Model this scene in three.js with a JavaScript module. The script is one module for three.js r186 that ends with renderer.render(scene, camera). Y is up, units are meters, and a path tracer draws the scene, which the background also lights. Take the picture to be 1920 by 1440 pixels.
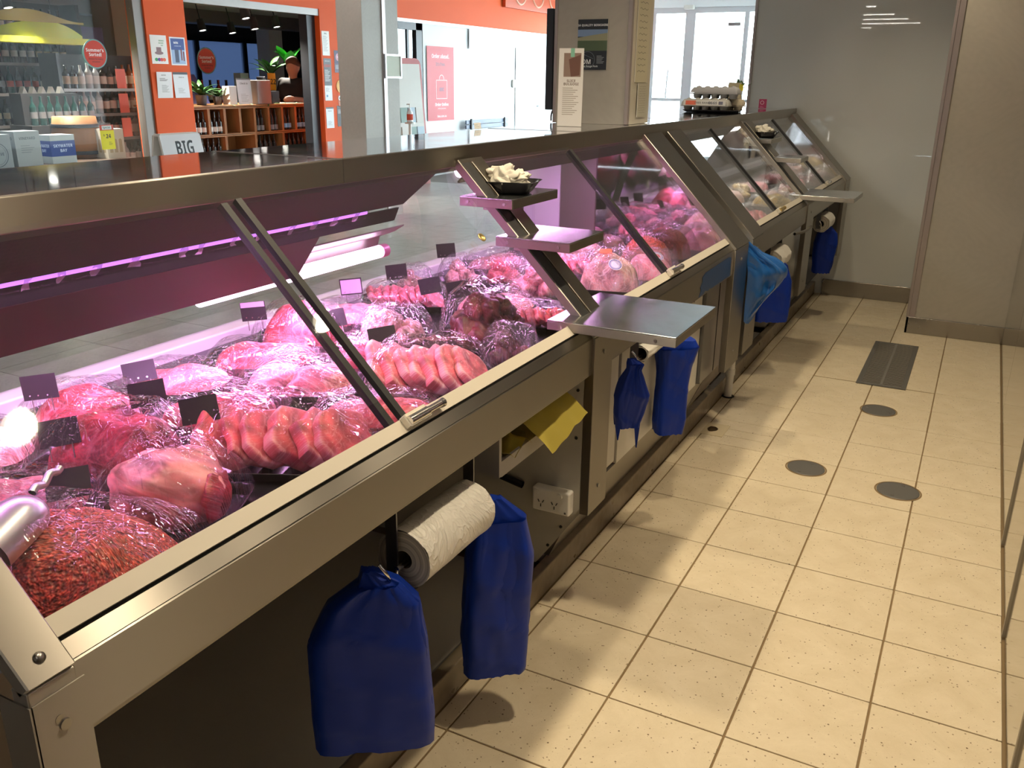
import * as THREE from 'three';
import { mergeGeometries, mergeVertices, toCreasedNormals } from 'three/addons/utils/BufferGeometryUtils.js';
import { RoundedBoxGeometry } from 'three/addons/geometries/RoundedBoxGeometry.js';
import { ImprovedNoise } from 'three/addons/math/ImprovedNoise.js';
import { MarchingCubes } from 'three/addons/objects/MarchingCubes.js';
import { RectAreaLightUniformsLib } from 'three/addons/lights/RectAreaLightUniformsLib.js';

// ---------------------------------------------------------------- camera, sky, exposure
const scene = new THREE.Scene();
const camera = new THREE.PerspectiveCamera(47.07, 4 / 3, 0.05, 200);
camera.position.set(0.937, 1.494, 3.586);
camera.rotation.set(-0.332095, 0.47811, 0.01198, 'YXZ');
const renderer = new THREE.WebGLRenderer();
renderer.toneMapping = THREE.LinearToneMapping;
renderer.toneMappingExposure = 1.12;
renderer.shadowMap.enabled = true;
RectAreaLightUniformsLib.init();
scene.background = new THREE.Color().setRGB(0.80, 0.93, 1.0);   // overcast sky beyond the entrance
scene.backgroundIntensity = 18;

// ---------------------------------------------------------------- large area lights of the room
const LAMP_WARM = new THREE.Color().setRGB(1.0, 0.83, 0.58);
const LAMP_NEUTRAL = new THREE.Color().setRGB(1.0, 0.93, 0.82);
const CASE_PINK = new THREE.Color().setRGB(1.0, 0.41, 1.0);
const POWER = { linear: 85, down: 7.0, mall: 4.6, shop: 26, casePink: 50, strip: 80, caseWhite: 24 };

// ---------------------------------------------------------------- helpers
const noise = new ImprovedNoise();
const N3 = (x, y, z) => noise.noise(x, y, z);
function rng(seed) { let a = seed >>> 0; return () => { a = (a + 0x6D2B79F5) >>> 0; let t = a; t = Math.imul(t ^ (t >>> 15), t | 1); t ^= t + Math.imul(t ^ (t >>> 7), t | 61); return ((t ^ (t >>> 14)) >>> 0) / 4294967296; }; }
const taken = {};
function numbered(n) { const k = taken[n] = (taken[n] ?? -1) + 1; return k ? n + '_' + String(k).padStart(3, '0') : n; }
function flat(g) { const r = g.index ? g.toNonIndexed() : g; for (const k of Object.keys(r.attributes)) if (!['position', 'normal', 'uv', 'color'].includes(k)) r.deleteAttribute(k); r.clearGroups(); return r; }
// metre uv from the face's main direction
function uvm(g) {
  g = flat(g); const p = g.attributes.position, n = p.count, uv = new Float32Array(n * 2);
  const a = new THREE.Vector3(), b = new THREE.Vector3(), c = new THREE.Vector3();
  for (let i = 0; i < n; i += 3) {
    a.fromBufferAttribute(p, i); b.fromBufferAttribute(p, i + 1); c.fromBufferAttribute(p, i + 2);
    const f = b.clone().sub(a).cross(c.clone().sub(a)), X = Math.abs(f.x), Y = Math.abs(f.y), Z = Math.abs(f.z);
    [a, b, c].forEach((v, k) => {
      const q = X >= Y && X >= Z ? [v.z, v.y] : Y >= Z ? [v.z, v.x] : [v.x, v.y];
      uv[(i + k) * 2] = q[0]; uv[(i + k) * 2 + 1] = q[1];
    });
  }
  g.setAttribute('uv', new THREE.BufferAttribute(uv, 2)); return g;
}
function merged(list) {
  list = (Array.isArray(list) ? list : [list]).map(flat);
  const col = list.some((g) => g.attributes.color);
  for (const g of list) {
    if (!g.attributes.normal) g.computeVertexNormals();
    if (!g.attributes.uv) uvm(g);
    if (col && !g.attributes.color) g.setAttribute('color', new THREE.BufferAttribute(new Float32Array(g.attributes.position.count * 3).fill(1), 3));
  }
  return list.length === 1 ? list[0] : mergeGeometries(list);
}
function obj(name, geos, mat, parent = scene) {
  const m = new THREE.Mesh(geos.isBufferGeometry ? geos : merged(geos), mat);
  m.castShadow = m.receiveShadow = true;
  m.name = parent === scene ? numbered(name) : name;
  parent.add(m); return m;
}
function tag(o, label, category, group) { o.userData.label = label; o.userData.category = category; if (group) o.userData.group = group; return o; }
function thing(name, label, category, group, pos = [0, 0, 0], turn = 0) {
  const o = new THREE.Group(); o.name = numbered(name); o.position.set(...pos); o.rotation.y = turn; scene.add(o); return tag(o, label, category, group);
}
function struct(name, geos, mat) { const o = obj(name, geos, mat); o.userData.kind = 'structure'; return o; }
function copy(o, label, group) { const c = o.clone(); c.userData = { ...o.userData }; c.name = numbered(o.name.replace(/_\d{3}$/, '')); scene.add(c); if (label) c.userData.label = label; if (group) c.userData.group = group; return c; }
function bx(x0, x1, y0, y1, z0, z1, r = 0) {
  const w = Math.abs(x1 - x0), h = Math.abs(y1 - y0), d = Math.abs(z1 - z0);
  const g = r ? new RoundedBoxGeometry(w, h, d, 2, Math.min(r, w / 2.01, h / 2.01, d / 2.01)) : new THREE.BoxGeometry(w, h, d);
  g.translate((x0 + x1) / 2, (y0 + y1) / 2, (z0 + z1) / 2); return uvm(g);
}
function prism(pts, z0, z1, bevel = 0) {
  const s = new THREE.Shape(pts.map((p) => new THREE.Vector2(p[0], p[1])));
  const a = Math.min(z0, z1), d = Math.abs(z1 - z0);
  const g = new THREE.ExtrudeGeometry(s, bevel ? { depth: d - 2 * bevel, bevelEnabled: true, bevelSize: bevel, bevelThickness: bevel, bevelOffset: -bevel, bevelSegments: 1, curveSegments: 10 } : { depth: d, bevelEnabled: false, curveSegments: 10 });
  g.translate(0, 0, a + bevel); return uvm(g);
}
function cyl(r, h, axis, x, y, z, seg = 20, r2 = r) {
  const g = new THREE.CylinderGeometry(r2, r, h, seg);
  if (axis === 'x') g.rotateZ(-Math.PI / 2); if (axis === 'z') g.rotateX(Math.PI / 2);
  g.translate(x, y, z); return flat(g);
}
function tube(pts, r, seg = 8, n = 0) { const c = new THREE.CatmullRomCurve3(pts.map((p) => new THREE.Vector3(...p))); return flat(new THREE.TubeGeometry(c, n || pts.length * 6, r, seg)); }
function lathe(pts, seg = 20) { return flat(new THREE.LatheGeometry(pts.map((p) => new THREE.Vector2(...p)), seg)); }
// skin over rings of equal point count; caps close first and last ring
function loft(rings, { closed = true, cap0 = false, cap1 = false, smooth = true } = {}) {
  const n = rings[0].length, pos = [], uv = [], idx = [], m = closed ? n + 1 : n;
  rings.forEach((r, j) => { for (let i = 0; i < m; i++) { const p = r[i % n]; pos.push(...p); uv.push(i / (m - 1), j / (rings.length - 1)); } });
  for (let j = 0; j + 1 < rings.length; j++) for (let i = 0; i + 1 < m; i++) { const a = j * m + i, b = a + 1, c = a + m, d = c + 1; idx.push(a, b, d, a, d, c); }
  const cap = (j, flip) => { const r = rings[j], c = [0, 1, 2].map((k) => r.reduce((s, p) => s + p[k], 0) / n), o = pos.length / 3; pos.push(...c); uv.push(.5, .5); for (let i = 0; i < n; i++) { pos.push(...r[i]); uv.push(.5, .5); } for (let i = 0; i < n; i++) { const a = o + 1 + i, b = o + 1 + (i + 1) % n; idx.push(...(flip ? [o, a, b] : [o, b, a])); } };
  if (cap0) cap(0, false); if (cap1) cap(rings.length - 1, true);
  let g = new THREE.BufferGeometry(); g.setAttribute('position', new THREE.Float32BufferAttribute(pos, 3)); g.setAttribute('uv', new THREE.Float32BufferAttribute(uv, 2)); g.setIndex(idx);
  g.computeVertexNormals(); return flat(g);
}
function rrect(w, d, r, y, seg = 4, cx = 0, cz = 0) {   // rounded rectangle ring in the xz plane
  const out = []; r = Math.min(r, w / 2 - 1e-4, d / 2 - 1e-4);
  [[1, 1, 0], [-1, 1, 1], [-1, -1, 2], [1, -1, 3]].forEach(([sx, sz, q]) => { for (let i = 0; i <= seg; i++) { const t = (q + i / seg) * Math.PI / 2; out.push([cx + sx * (w / 2 - r) + Math.cos(t) * r, y, cz + sz * (d / 2 - r) + Math.sin(t) * r]); } });
  return out.reverse();
}
function grid(nu, nv, f) {   // f(u, v) -> [x, y, z], u and v in 0..1
  const pos = [], uv = [], idx = [];
  for (let j = 0; j <= nv; j++) for (let i = 0; i <= nu; i++) { pos.push(...f(i / nu, j / nv)); uv.push(i / nu, j / nv); }
  for (let j = 0; j < nv; j++) for (let i = 0; i < nu; i++) { const a = j * (nu + 1) + i, b = a + 1, c = a + nu + 1, d = c + 1; idx.push(a, b, d, a, d, c); }
  const g = new THREE.BufferGeometry(); g.setAttribute('position', new THREE.Float32BufferAttribute(pos, 3)); g.setAttribute('uv', new THREE.Float32BufferAttribute(uv, 2)); g.setIndex(idx); g.computeVertexNormals(); return g;
}
function at(g, x, y, z, ry = 0, s = 1) { if (s !== 1) g.scale(s, s, s); if (ry) g.rotateY(ry); g.translate(x, y, z); return g; }

// ---------------------------------------------------------------- computed textures
function dataTex(w, h, f, srgb = true) {
  const d = new Uint8Array(w * h * 4);
  for (let y = 0; y < h; y++) for (let x = 0; x < w; x++) { const c = f(x / w, y / h, x, y), o = (y * w + x) * 4; for (let k = 0; k < 3; k++) d[o + k] = Math.max(0, Math.min(255, Math.round((c[k] ?? c[0]) * 255))); d[o + 3] = 255; }
  const t = new THREE.DataTexture(d, w, h); t.wrapS = t.wrapT = THREE.RepeatWrapping; t.magFilter = THREE.LinearFilter; t.minFilter = THREE.LinearMipmapLinearFilter; t.generateMipmaps = true;
  if (srgb) t.colorSpace = THREE.SRGBColorSpace; t.needsUpdate = true; return t;
}
function rep(t, u, v) { const c = t.clone(); c.repeat.set(u, v); c.needsUpdate = true; return c; }
const per = (x, y, k, s = 0) => { // tileable noise on the unit square
  const a = x * Math.PI * 2, b = y * Math.PI * 2, r = k / 6.2832; return N3(Math.cos(a) * r + 7.3 + s, Math.sin(a) * r + Math.cos(b) * r * 1.3 + s, Math.sin(b) * r + 3.1);
};
function canvasTex(w, h, draw) {
  const c = document.createElement('canvas'); c.width = w; c.height = h; const x = c.getContext('2d'); draw(x, w, h);
  const t = new THREE.CanvasTexture(c); t.colorSpace = THREE.SRGBColorSpace; return t;
}
const C = (r, g, b) => new THREE.Color().setRGB(r, g, b);
const std = (o) => new THREE.MeshStandardMaterial(o);
const phy = (o) => new THREE.MeshPhysicalMaterial(o);

const R0 = rng(11);
const brushed = dataTex(512, 512, (() => { const rows = Array.from({ length: 512 }, () => R0()); return (u, v, x, y) => { const r = .58 + (rows[y] - .5) * .10 + per(u, v, 5) * .05 + (R0() - .5) * .05; return [r, r, r]; }; })(), false);
const smudge = dataTex(512, 512, (u, v) => { const r = .42 + per(u, v, 5) * .14 + per(u, v, 17, 4) * .08 + Math.max(0, per(u, v, 31, 9)) * .14; return [r, r, r]; }, false);
const steelRough = rep(brushed, .8, 6), smudgeMap = rep(smudge, 1.3, 1.3);
const M = {};
M.steel = phy({ name: 'brushed steel', color: C(.34, .315, .275), metalness: 1, roughness: .38, anisotropy: .95, anisotropyRotation: Math.PI / 2 });
M.steelDull = phy({ name: 'dull steel', color: C(.32, .30, .27), metalness: 1, roughness: .45 });
M.steelPolish = phy({ name: 'polished steel', color: C(.63, .65, .70), metalness: 1, roughness: .14, roughnessMap: smudgeMap });
M.steelShelf = phy({ name: 'worn shelf steel', color: C(.50, .52, .52), metalness: 1, roughness: .42, roughnessMap: smudgeMap });
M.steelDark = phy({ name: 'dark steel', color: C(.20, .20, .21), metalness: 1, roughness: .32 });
M.alu = phy({ name: 'anodised aluminium', color: C(.66, .62, .52), metalness: .35, roughness: .5 });
M.cream = std({ name: 'cream sill', color: C(.56, .515, .43), roughness: .45 });
M.chrome = phy({ name: 'chrome', color: C(.75, .73, .72), metalness: 1, roughness: .15 });
M.brass = phy({ name: 'brass', color: C(.70, .52, .20), metalness: 1, roughness: .3 });
M.black = std({ name: 'black rubber', color: C(.012, .012, .013), roughness: .5 });
M.blackMatte = std({ name: 'matt black', color: C(.010, .010, .011), roughness: .85 });
M.blackGloss = phy({ name: 'black tray plastic', color: C(.012, .011, .013), roughness: .22 });
M.brown = phy({ name: 'brown coated metal', color: C(.036, .024, .021), metalness: .1, roughness: .5 });
M.darkBrown = std({ name: 'dark brown grille', color: C(.030, .016, .016), roughness: .75 });
M.glass = phy({ name: 'clear glass', color: C(.97, .985, .98), transmission: 1, thickness: 0, roughness: .02, ior: 1.5 });
M.whitePanel = std({ name: 'white laminate', color: C(.56, .54, .47), roughness: .42 });
M.greyPanel = std({ name: 'grey laminate', color: C(.40, .38, .33), roughness: .6 });
M.whitePlastic = phy({ name: 'white plastic', color: C(.72, .70, .64), roughness: .35 });
M.lilacSteel = phy({ name: 'white coated ledge', color: C(.62, .62, .66), roughness: .3 });
M.screw = phy({ name: 'screw steel', color: C(.36, .34, .32), metalness: 1, roughness: .35 });

// ================================================================ SETTING
// ---- aisle floor: 0.3 m tiles with recessed grout
const tileTex = [0, 1, 2, 3].map((k) => { const r = rng(40 + k), specks = Array.from({ length: 190 }, () => [r(), r(), .0016 + r() ** 3 * .0062, .4 + r() * .5]); const cells = {};
  for (const s of specks) { const key = Math.floor(s[0] * 16) + ',' + Math.floor(s[1] * 16); (cells[key] ??= []).push(s); }
  return dataTex(384, 384, (u, v) => {
    const g = .5 + per(u, v, 4, k) * .5 + per(u, v, 14, k + 3) * .25, e = (per(u, v, 60, k) * .5);
    let c = [.80 + (g - .5) * .045 + e * .02, .745 + (g - .5) * .05 + e * .02, .635 + (g - .5) * .06 + e * .02];
    const cx = Math.floor(u * 16), cy = Math.floor(v * 16);
    for (let a = -1; a <= 1; a++) for (let b = -1; b <= 1; b++) for (const s of cells[(cx + a) + ',' + (cy + b)] ?? []) { const d = Math.hypot(u - s[0], v - s[1]); if (d < s[2]) { const t = s[3]; c = [c[0] * (1 - t) + .30 * t, c[1] * (1 - t) + .22 * t, c[2] * (1 - t) + .13 * t]; } }
    return c; }); });
const tileRough = dataTex(256, 256, (u, v) => { const r = .46 + per(u, v, 6) * .16 + per(u, v, 22, 2) * .12; return [r, r, r]; }, false);
M.tiles = tileTex.map((t, i) => phy({ name: 'cream floor tile', map: t, roughnessMap: tileRough, roughness: 1, color: C(1, 1, 1) }));
M.grout = std({ name: 'brown grout', color: C(.20, .135, .065), roughness: .95 });
// openings in the floor: drain channel and the broken socket hole, as [x0, x1, z0, z1]
const PITS = [[.542, .738, -2.05, -1.19], [.006, .060, -.192, -.108]];
const minus = (r, h) => h[0] >= r[1] || h[1] <= r[0] || h[2] >= r[3] || h[3] <= r[2] ? [r] : [[r[0], r[1], r[2], Math.max(r[2], h[2])], [r[0], r[1], Math.min(r[3], h[3]), r[3]], [r[0], Math.max(r[0], h[0]), Math.max(r[2], h[2]), Math.min(r[3], h[3])], [Math.min(r[1], h[1]), r[1], Math.max(r[2], h[2]), Math.min(r[3], h[3])]].filter((q) => q[1] - q[0] > .012 && q[3] - q[2] > .012);
const around = (r) => PITS.reduce((list, h) => list.flatMap((q) => minus(q, h)), [r]);
const floor = struct('floor', [...around([-1.15, 1.5, -3.4, 12]).map(([a, b, c, d]) => bx(a, b, -.12, -.004, c, d)), bx(-1.15, 1.5, -.14, -.12, -3.4, 12)], M.grout);
{
  const geo = {}; let n = 0;
  const tg = (w, d) => geo[w.toFixed(3) + d.toFixed(3)] ??= (() => { const g = flat(new RoundedBoxGeometry(w, .012, d, 1, .0022)); const p = g.attributes.position, uv = new Float32Array(p.count * 2); for (let i = 0; i < p.count; i++) { uv[i * 2] = p.getX(i) / .3 + .5; uv[i * 2 + 1] = p.getZ(i) / .3 + .5; } g.setAttribute('uv', new THREE.BufferAttribute(uv, 2)); return g; })();
  const r = rng(5);
  const put = (X0, X1, Z0, Z1) => { for (const [x0, x1, z0, z1] of around([X0, X1, Z0, Z1])) { const w = x1 - x0 - .0052, d = z1 - z0 - .0040; const m = obj('tile', tg(w, d), M.tiles[Math.floor(r() * 4)], floor); m.position.set((x0 + x1) / 2, -.006 - r() * .0006, (z0 + z1) / 2); if (w > .25 && d > .25) m.rotation.y = Math.floor(r() * 4) * Math.PI / 2 * (Math.abs(w - d) < .004 ? 1 : 2); n++; } };
  for (let k = -11; k < 16; k++) { const z0 = k * .3, z1 = z0 + .3; put(-.05, 0, z0, z1); for (let i = 0; i < 4; i++) put(i * .3, i * .3 + .3, z0, z1); }
}
// ---- aisle walls, ceiling
const paintTex = dataTex(512, 512, (u, v) => { const g = .5 + per(u, v, 3, 2) * .03 + per(u, v, 40, 1) * .02; return [g + .44, g + .44, g + .44]; });
M.farWall = phy({ name: 'glossy grey wall panel', color: C(.62, .64, .62), roughness: .012 });
M.beige = std({ name: 'beige painted wall', color: C(.54, .505, .43), roughness: .6, map: paintTex });
M.skirt = phy({ name: 'steel skirting', color: C(.34, .32, .29), metalness: .9, roughness: .5, roughnessMap: smudgeMap });
M.corner = phy({ name: 'corner trim', color: C(.42, .37, .36), metalness: .6, roughness: .4 });
M.ceil = std({ name: 'white ceiling', color: C(.70, .69, .66), roughness: .9 });
M.fridge = phy({ name: 'polished wall panel', color: C(.42, .40, .37), metalness: 1, roughness: .09 });
struct('wall_far', [bx(-.672, 1.6, 0, 2.9, -3.46, -3.262)], M.farWall);
struct('trim_1', [bx(-.69, -.672, 1.2, 2.9, -3.47, -3.25)], M.corner);
struct('wall_return', [bx(.668, 1.5, 0, 2.9, -3.262, -2.40)], M.beige);
struct('trim_2', [bx(.650, .668, .1, 2.9, -2.46, -2.388, .002), bx(.660, .70, .1, 2.9, -2.40, -2.392)], M.corner);
struct('baseboard_far', [bx(.0, .655, 0, .115, -3.262, -3.246, .003)], M.skirt);
struct('baseboard_return', [bx(.652, 1.205, 0, .105, -2.40, -2.384, .003), bx(.652, .668, 0, .105, -3.25, -2.384, .003)], M.skirt);
{ // right-hand wall of polished steel panels with raised joint strips
  const w = struct('wall_right', [bx(1.212, 1.45, 0, 2.9, -3.4, 12)], M.corner);
  const edges = [-2.40, -1.0, .42, 1.02, 1.72, 2.5, 3.6, 4.8];
  for (let i = 0; i + 1 < edges.length; i++) obj('panel', [bx(1.203, 1.212, .004, 2.9, edges[i] + .004, edges[i + 1] - .004, .002)], M.fridge, w);
  for (const z of [.42, 1.02, 1.72]) obj('joint_strip', [bx(1.196, 1.206, .004, 2.4, z - .007, z + .007, .002)], M.steelDull, w);
}
struct('ceiling', [bx(-1.14, 1.5, 2.78, 2.92, -3.5, 12)], M.ceil);
struct('wall_behind', [bx(-8, 1.5, 0, 3.6, 12, 12.2)], M.beige);

// ---- mall corridor beyond the counter
const mallTex = dataTex(256, 256, (u, v) => { const g = .62 + per(u, v, 5) * .05 + per(u, v, 33, 3) * .04; return [g, g * 1.0, g * .99]; });
M.mallTile = phy({ name: 'grey mall floor tile', map: mallTex, color: C(1.1, 1.1, 1.08), roughness: .28 });
M.mallGrout = std({ name: 'grey grout', color: C(.16, .16, .155), roughness: .9 });
const MF = struct('floor_mall', [bx(-7.0, -1.15, -.12, -.004, -14.2, 12), bx(-1.15, 3.2, -.12, -.004, -14.2, -3.46)], M.mallGrout);
{ const geo = flat(new THREE.BoxGeometry(.596, .012, .596)); const r = rng(77);
  for (let i = 0; i < 10; i++) for (let k = 0; k < 12; k++) { const x = -1.45 - i * .6, z = 3.0 - k * .6; if (x < -6.8) continue; const m = obj('tile', geo, M.mallTile, MF); m.position.set(x, -.006, z); m.rotation.y = Math.floor(r() * 4) * Math.PI / 2; }
  for (let k = 0; k < 7; k++) for (let i = 0; i < 10; i++) { const x = -1.45 - i * .6, z = -4.2 - k * .6; if (x < -6.8) continue; const m = obj('tile', geo, M.mallTile, MF); m.position.set(x, -.006, z); } }
M.mallCeil = std({ name: 'mall ceiling', color: C(.74, .74, .74), roughness: .9 });
M.mallWhite = std({ name: 'white mall wall', color: C(.80, .82, .82), roughness: .6 });
M.orange = phy({ name: 'orange cladding', color: C(.78, .105, .012), roughness: .7 });
M.orangeDark = phy({ name: 'dark orange sign', color: C(.58, .085, .02), roughness: .4 });
M.darkFrame = std({ name: 'dark door frame', color: C(.022, .026, .034), roughness: .4 });
M.greyFrame = phy({ name: 'grey window frame', color: C(.27, .25, .24), metalness: .6, roughness: .45 });
M.silverFrame = phy({ name: 'silver door frame', color: C(.62, .64, .66), metalness: .5, roughness: .4 });
M.columnWhite = std({ name: 'off-white column cladding', color: C(.58, .555, .50), roughness: .6, map: paintTex });
struct('ceiling_mall', [bx(-7.2, -1.2, 3.30, 3.45, -14.3, 12.2), bx(-1.2, 3.3, 3.30, 3.45, -14.3, -3.46), bx(-1.25, -1.15, 2.78, 3.45, -3.46, 12), bx(-1.2, 3.3, 2.8, 3.45, -3.50, -3.462)], M.mallCeil);
struct('wall_mall_side', [bx(-.672, 3.3, 0, 3.45, -3.62, -3.462)], M.mallWhite);
// shopfront wall: orange band, pillars, white wall with a door
struct('wall_shopfront', [bx(-7.2, -7.0, 2.33, 3.4, -14.2, 12)], M.orange);
struct('wall_pillar', [bx(-7.25, -6.98, 0, 2.33, -3.90, -3.36)], M.orange);
struct('wall_pillar', [bx(-7.25, -6.98, 0, 2.33, -6.66, -6.16)], M.orange);
struct('wall_white', [bx(-7.2, -7.0, 0, 2.33, -14.2, -8.62)], M.mallWhite);
struct('trim_3', [bx(-7.01, -6.975, 2.29, 2.335, -14.2, -7.2)], M.silverFrame);
{ const d = struct('door_1', [bx(-7.12, -6.985, .01, 2.05, -12.75, -11.72)], M.mallWhite);
  obj('hinge', [bx(-6.985, -6.975, 1.72, 1.84, -11.74, -11.70), bx(-6.985, -6.975, .98, 1.10, -11.74, -11.70)], M.silverFrame, d);
  obj('door_gap', [bx(-7.0, -6.984, .01, 2.05, -11.72, -11.705)], M.screw, d);
  obj('lock', [bx(-6.99, -6.96, 1.36, 1.50, -11.68, -11.56, .01)], M.whitePlastic, d);
  obj('handle', [cyl(.02, .05, 'x', -6.96, 1.02, -12.62, 12)], M.silverFrame, d); }
{ const d = struct('door_2', [bx(-7.08, -7.0, 0, 2.29, -8.60, -8.44), bx(-7.08, -7.0, 0, 2.29, -7.95, -7.88), bx(-7.08, -7.0, 2.19, 2.29, -8.6, -7.88), bx(-7.08, -7.0, 0, .2, -8.6, -7.88), bx(-7.05, -7.02, .2, 2.19, -8.27, -8.22)], M.darkFrame);
  obj('pane', [bx(-7.045, -7.035, .2, 2.19, -8.44, -7.95)], M.glass, d); }
{ const d = struct('door_3', [bx(-7.10, -7.02, 0, 2.29, -7.88, -6.66)], M.darkFrame);
  obj('door_frame', [bx(-7.03, -6.99, 0, 2.33, -6.78, -6.66), bx(-7.03, -6.99, 2.26, 2.33, -7.88, -6.66)], std({ color: C(.10, .095, .09), roughness: .5 }), d); }
// round logo board high on the shopfront: only its lower rings show
{ const t = thing('logo_board', 'darker orange board with pale rings high on the orange shopfront band', 'sign');
  obj('board', [bx(-6.99, -6.93, 2.70, 3.28, -13.7, -11.18)], M.orangeDark, t);
  for (let k = 0; k < 3; k++) { const g = new THREE.TorusGeometry(.24, .018, 8, 36); g.rotateY(Math.PI / 2); g.translate(-6.93, 3.02, -11.75 - k * .72); obj('ring', [g], std({ color: C(.85, .45, .30), roughness: .5 }), t); } }
// glazed end wall and side glazing with doors
{ const w = struct('window_1', [bx(-7.2, 3.3, 2.74, 2.84, -14.25, -14.15), bx(-7.2, 3.3, 0, .10, -14.25, -14.15), bx(-7.2, 3.3, 1.13, 1.19, -14.23, -14.17)], M.silverFrame);
  for (const [x, wd] of [[-7.1, .1], [-6.1, .08], [-5.22, .07], [-4.50, .20], [-3.42, .09], [-2.4, .08], [-1.2, .08], [0, .08], [1.2, .08], [2.4, .08]]) obj('mullion', [bx(x - wd / 2, x + wd / 2, .1, 2.74, -14.24, -14.16)], M.silverFrame, w);
  obj('pane', [bx(-7.1, 3.2, .1, 2.74, -14.205, -14.195)], M.glass, w);
  obj('door_pull', [tube([[-4.85, 1.72, -14.14], [-4.85, 1.72, -14.08], [-4.87, 1.4, -14.07], [-4.87, 1.2, -14.08], [-4.87, 1.2, -14.14]], .018)], M.silverFrame, w);
  obj('sensor', [bx(-4.62, -4.42, 2.80, 2.88, -14.15, -14.05, .02)], M.whitePlastic, w);
  obj('closer', [bx(-3.75, -3.52, 2.50, 2.56, -14.17, -14.1)], M.greyFrame, w); }
struct('wall_end', [bx(-7.2, 3.3, 2.84, 3.42, -14.26, -14.1)], M.mallWhite);
{ const w = struct('window_2', [bx(3.15, 3.25, 0, .1, -14.2, -12.2), bx(3.15, 3.25, 2.74, 3.42, -14.2, -12.2)], M.silverFrame);
  for (let z = -14; z < -12; z += .9) obj('mullion', [bx(3.16, 3.24, .1, 2.74, z - .04, z + .04)], M.silverFrame, w);
  obj('pane', [bx(3.195, 3.205, .1, 2.74, -14.2, -12.2)], M.glass, w); }
M.pavement = std({ name: 'pavement', color: C(.45, .45, .44), roughness: .9 });
struct('wall_mall_right', [bx(3.15, 3.3, 0, 3.45, -12.2, -3.5)], M.mallWhite);
struct('ground_outside', [bx(-20, 20, -.3, -.13, -40, -14.26), bx(3.26, 25, -.3, -.13, -14.26, 5)], M.pavement);
// back closure of the corridor behind the camera
struct('wall_mall_left', [bx(-7.2, -7.0, 0, 2.33, 1.62, 12)], M.mallWhite);
struct('wall_mall_end', [bx(-7.2, -1.15, 0, 3.45, 12, 12.2)], M.mallWhite);

// ---- ceiling lamps
M.lampGlow = std({ name: 'warm lamp glow', color: C(1, 1, 1), emissive: C(1, .86, .62), emissiveIntensity: 7 });
M.linearGlow = std({ name: 'white linear lamp glow', color: C(1, 1, 1), emissive: C(1, .95, .86), emissiveIntensity: 7 });
M.lampBody = std({ name: 'white lamp body', color: C(.8, .8, .78), roughness: .5 });
function downlight(x, z, y = 2.78, power = POWER.down, aim = [0, -1, 0], angle = 1.05, label = 'round recessed downlight over the service aisle', group = 'aisle downlights', color = LAMP_WARM) {
  const t = thing('ceiling_downlight', label, 'ceiling light', group, [x, y, z]);
  obj('trim_ring', [lathe([[.046, 0], [.068, 0], [.068, -.006], [.056, -.010], [.046, -.004]], 24)], M.lampBody, t);
  obj('lens', [at(lathe([[.0001, -.002], [.045, -.002], [.045, .0], [.0001, .0]], 24), 0, -.001, 0)], M.lampGlow, t);
  const l = new THREE.SpotLight(color, power, 0, angle, .55, 2); l.name = 'downlight_beam'; l.position.set(0, -.02, 0); l.target.position.set(aim[0], -.02 + aim[1], aim[2]); l.shadow.radius = 3; l.castShadow = true; t.add(l, l.target);
}
for (const [x, z, p] of [[-.2, 2.9, 1], [.62, 1.9, 1.15], [-.2, 1.25, 1], [.62, .3, .9], [-.2, -.9, .75], [.4, -2.0, .5]]) downlight(x, z, 2.78, POWER.down * p);
function linear(x0, x1, z, y = 2.60) {
  const t = thing('linear_lamp', 'slim suspended linear lamp over the shop behind the counter aisle', 'ceiling light', 'suspended linear lamps', [(x0 + x1) / 2, y, z]);
  const w = x1 - x0;
  obj('housing', [bx(-w / 2, w / 2, 0, .035, -.03, .03, .004)], M.lampBody, t);
  obj('diffuser', [bx(-w / 2 + .01, w / 2 - .01, -.012, 0, -.024, .024)], M.linearGlow, t);
  for (const q of [-1, 1]) obj('hanger', [cyl(.002, .15, 'y', q * w * .35, .108, 0, 6)], M.screw, t);
  const l = new THREE.RectAreaLight(LAMP_NEUTRAL, POWER.linear, w - .02, .048); l.name = 'linear_light'; l.position.set(0, -.014, 0); l.rotation.set(-Math.PI / 2, 0, 0); l.castShadow = true; t.add(l);
}
for (const [x0, x1, z] of [[-1.02, -.86, 5.0], [-1.40, -.77, 6.75], [-1.61, -.65, 7.96], [-1.72, -.55, 9.2], [-1.94, -1.57, 10.6]]) linear(x0, x1, z);
for (const [x0, x1, z] of [[.75, 1.08, 5.7], [.2, 1.0, 7.3]]) linear(x0, x1, z);
// mall ceiling panels
function mallPanel(x, z, p = POWER.mall) {
  const t = thing('ceiling_panel_light', 'square flush ceiling panel lamp over the mall corridor', 'ceiling light', 'mall ceiling panels', [x, 3.30, z]);
  obj('frame', [bx(-.32, .32, -.02, .0, -.32, .32, .004)], M.lampBody, t);
  obj('diffuser', [bx(-.29, .29, -.024, -.018, -.29, .29)], M.linearGlow, t);
  const l = new THREE.RectAreaLight(C(1, .97, .93), p, .58, .58); l.name = 'panel_light'; l.position.set(0, -.028, 0); l.rotation.set(-Math.PI / 2, 0, 0); l.castShadow = true; t.add(l);
}
for (const z of [3.2, -.2, -3.6]) { mallPanel(-2.6, z); mallPanel(-5.2, z); }

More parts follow.
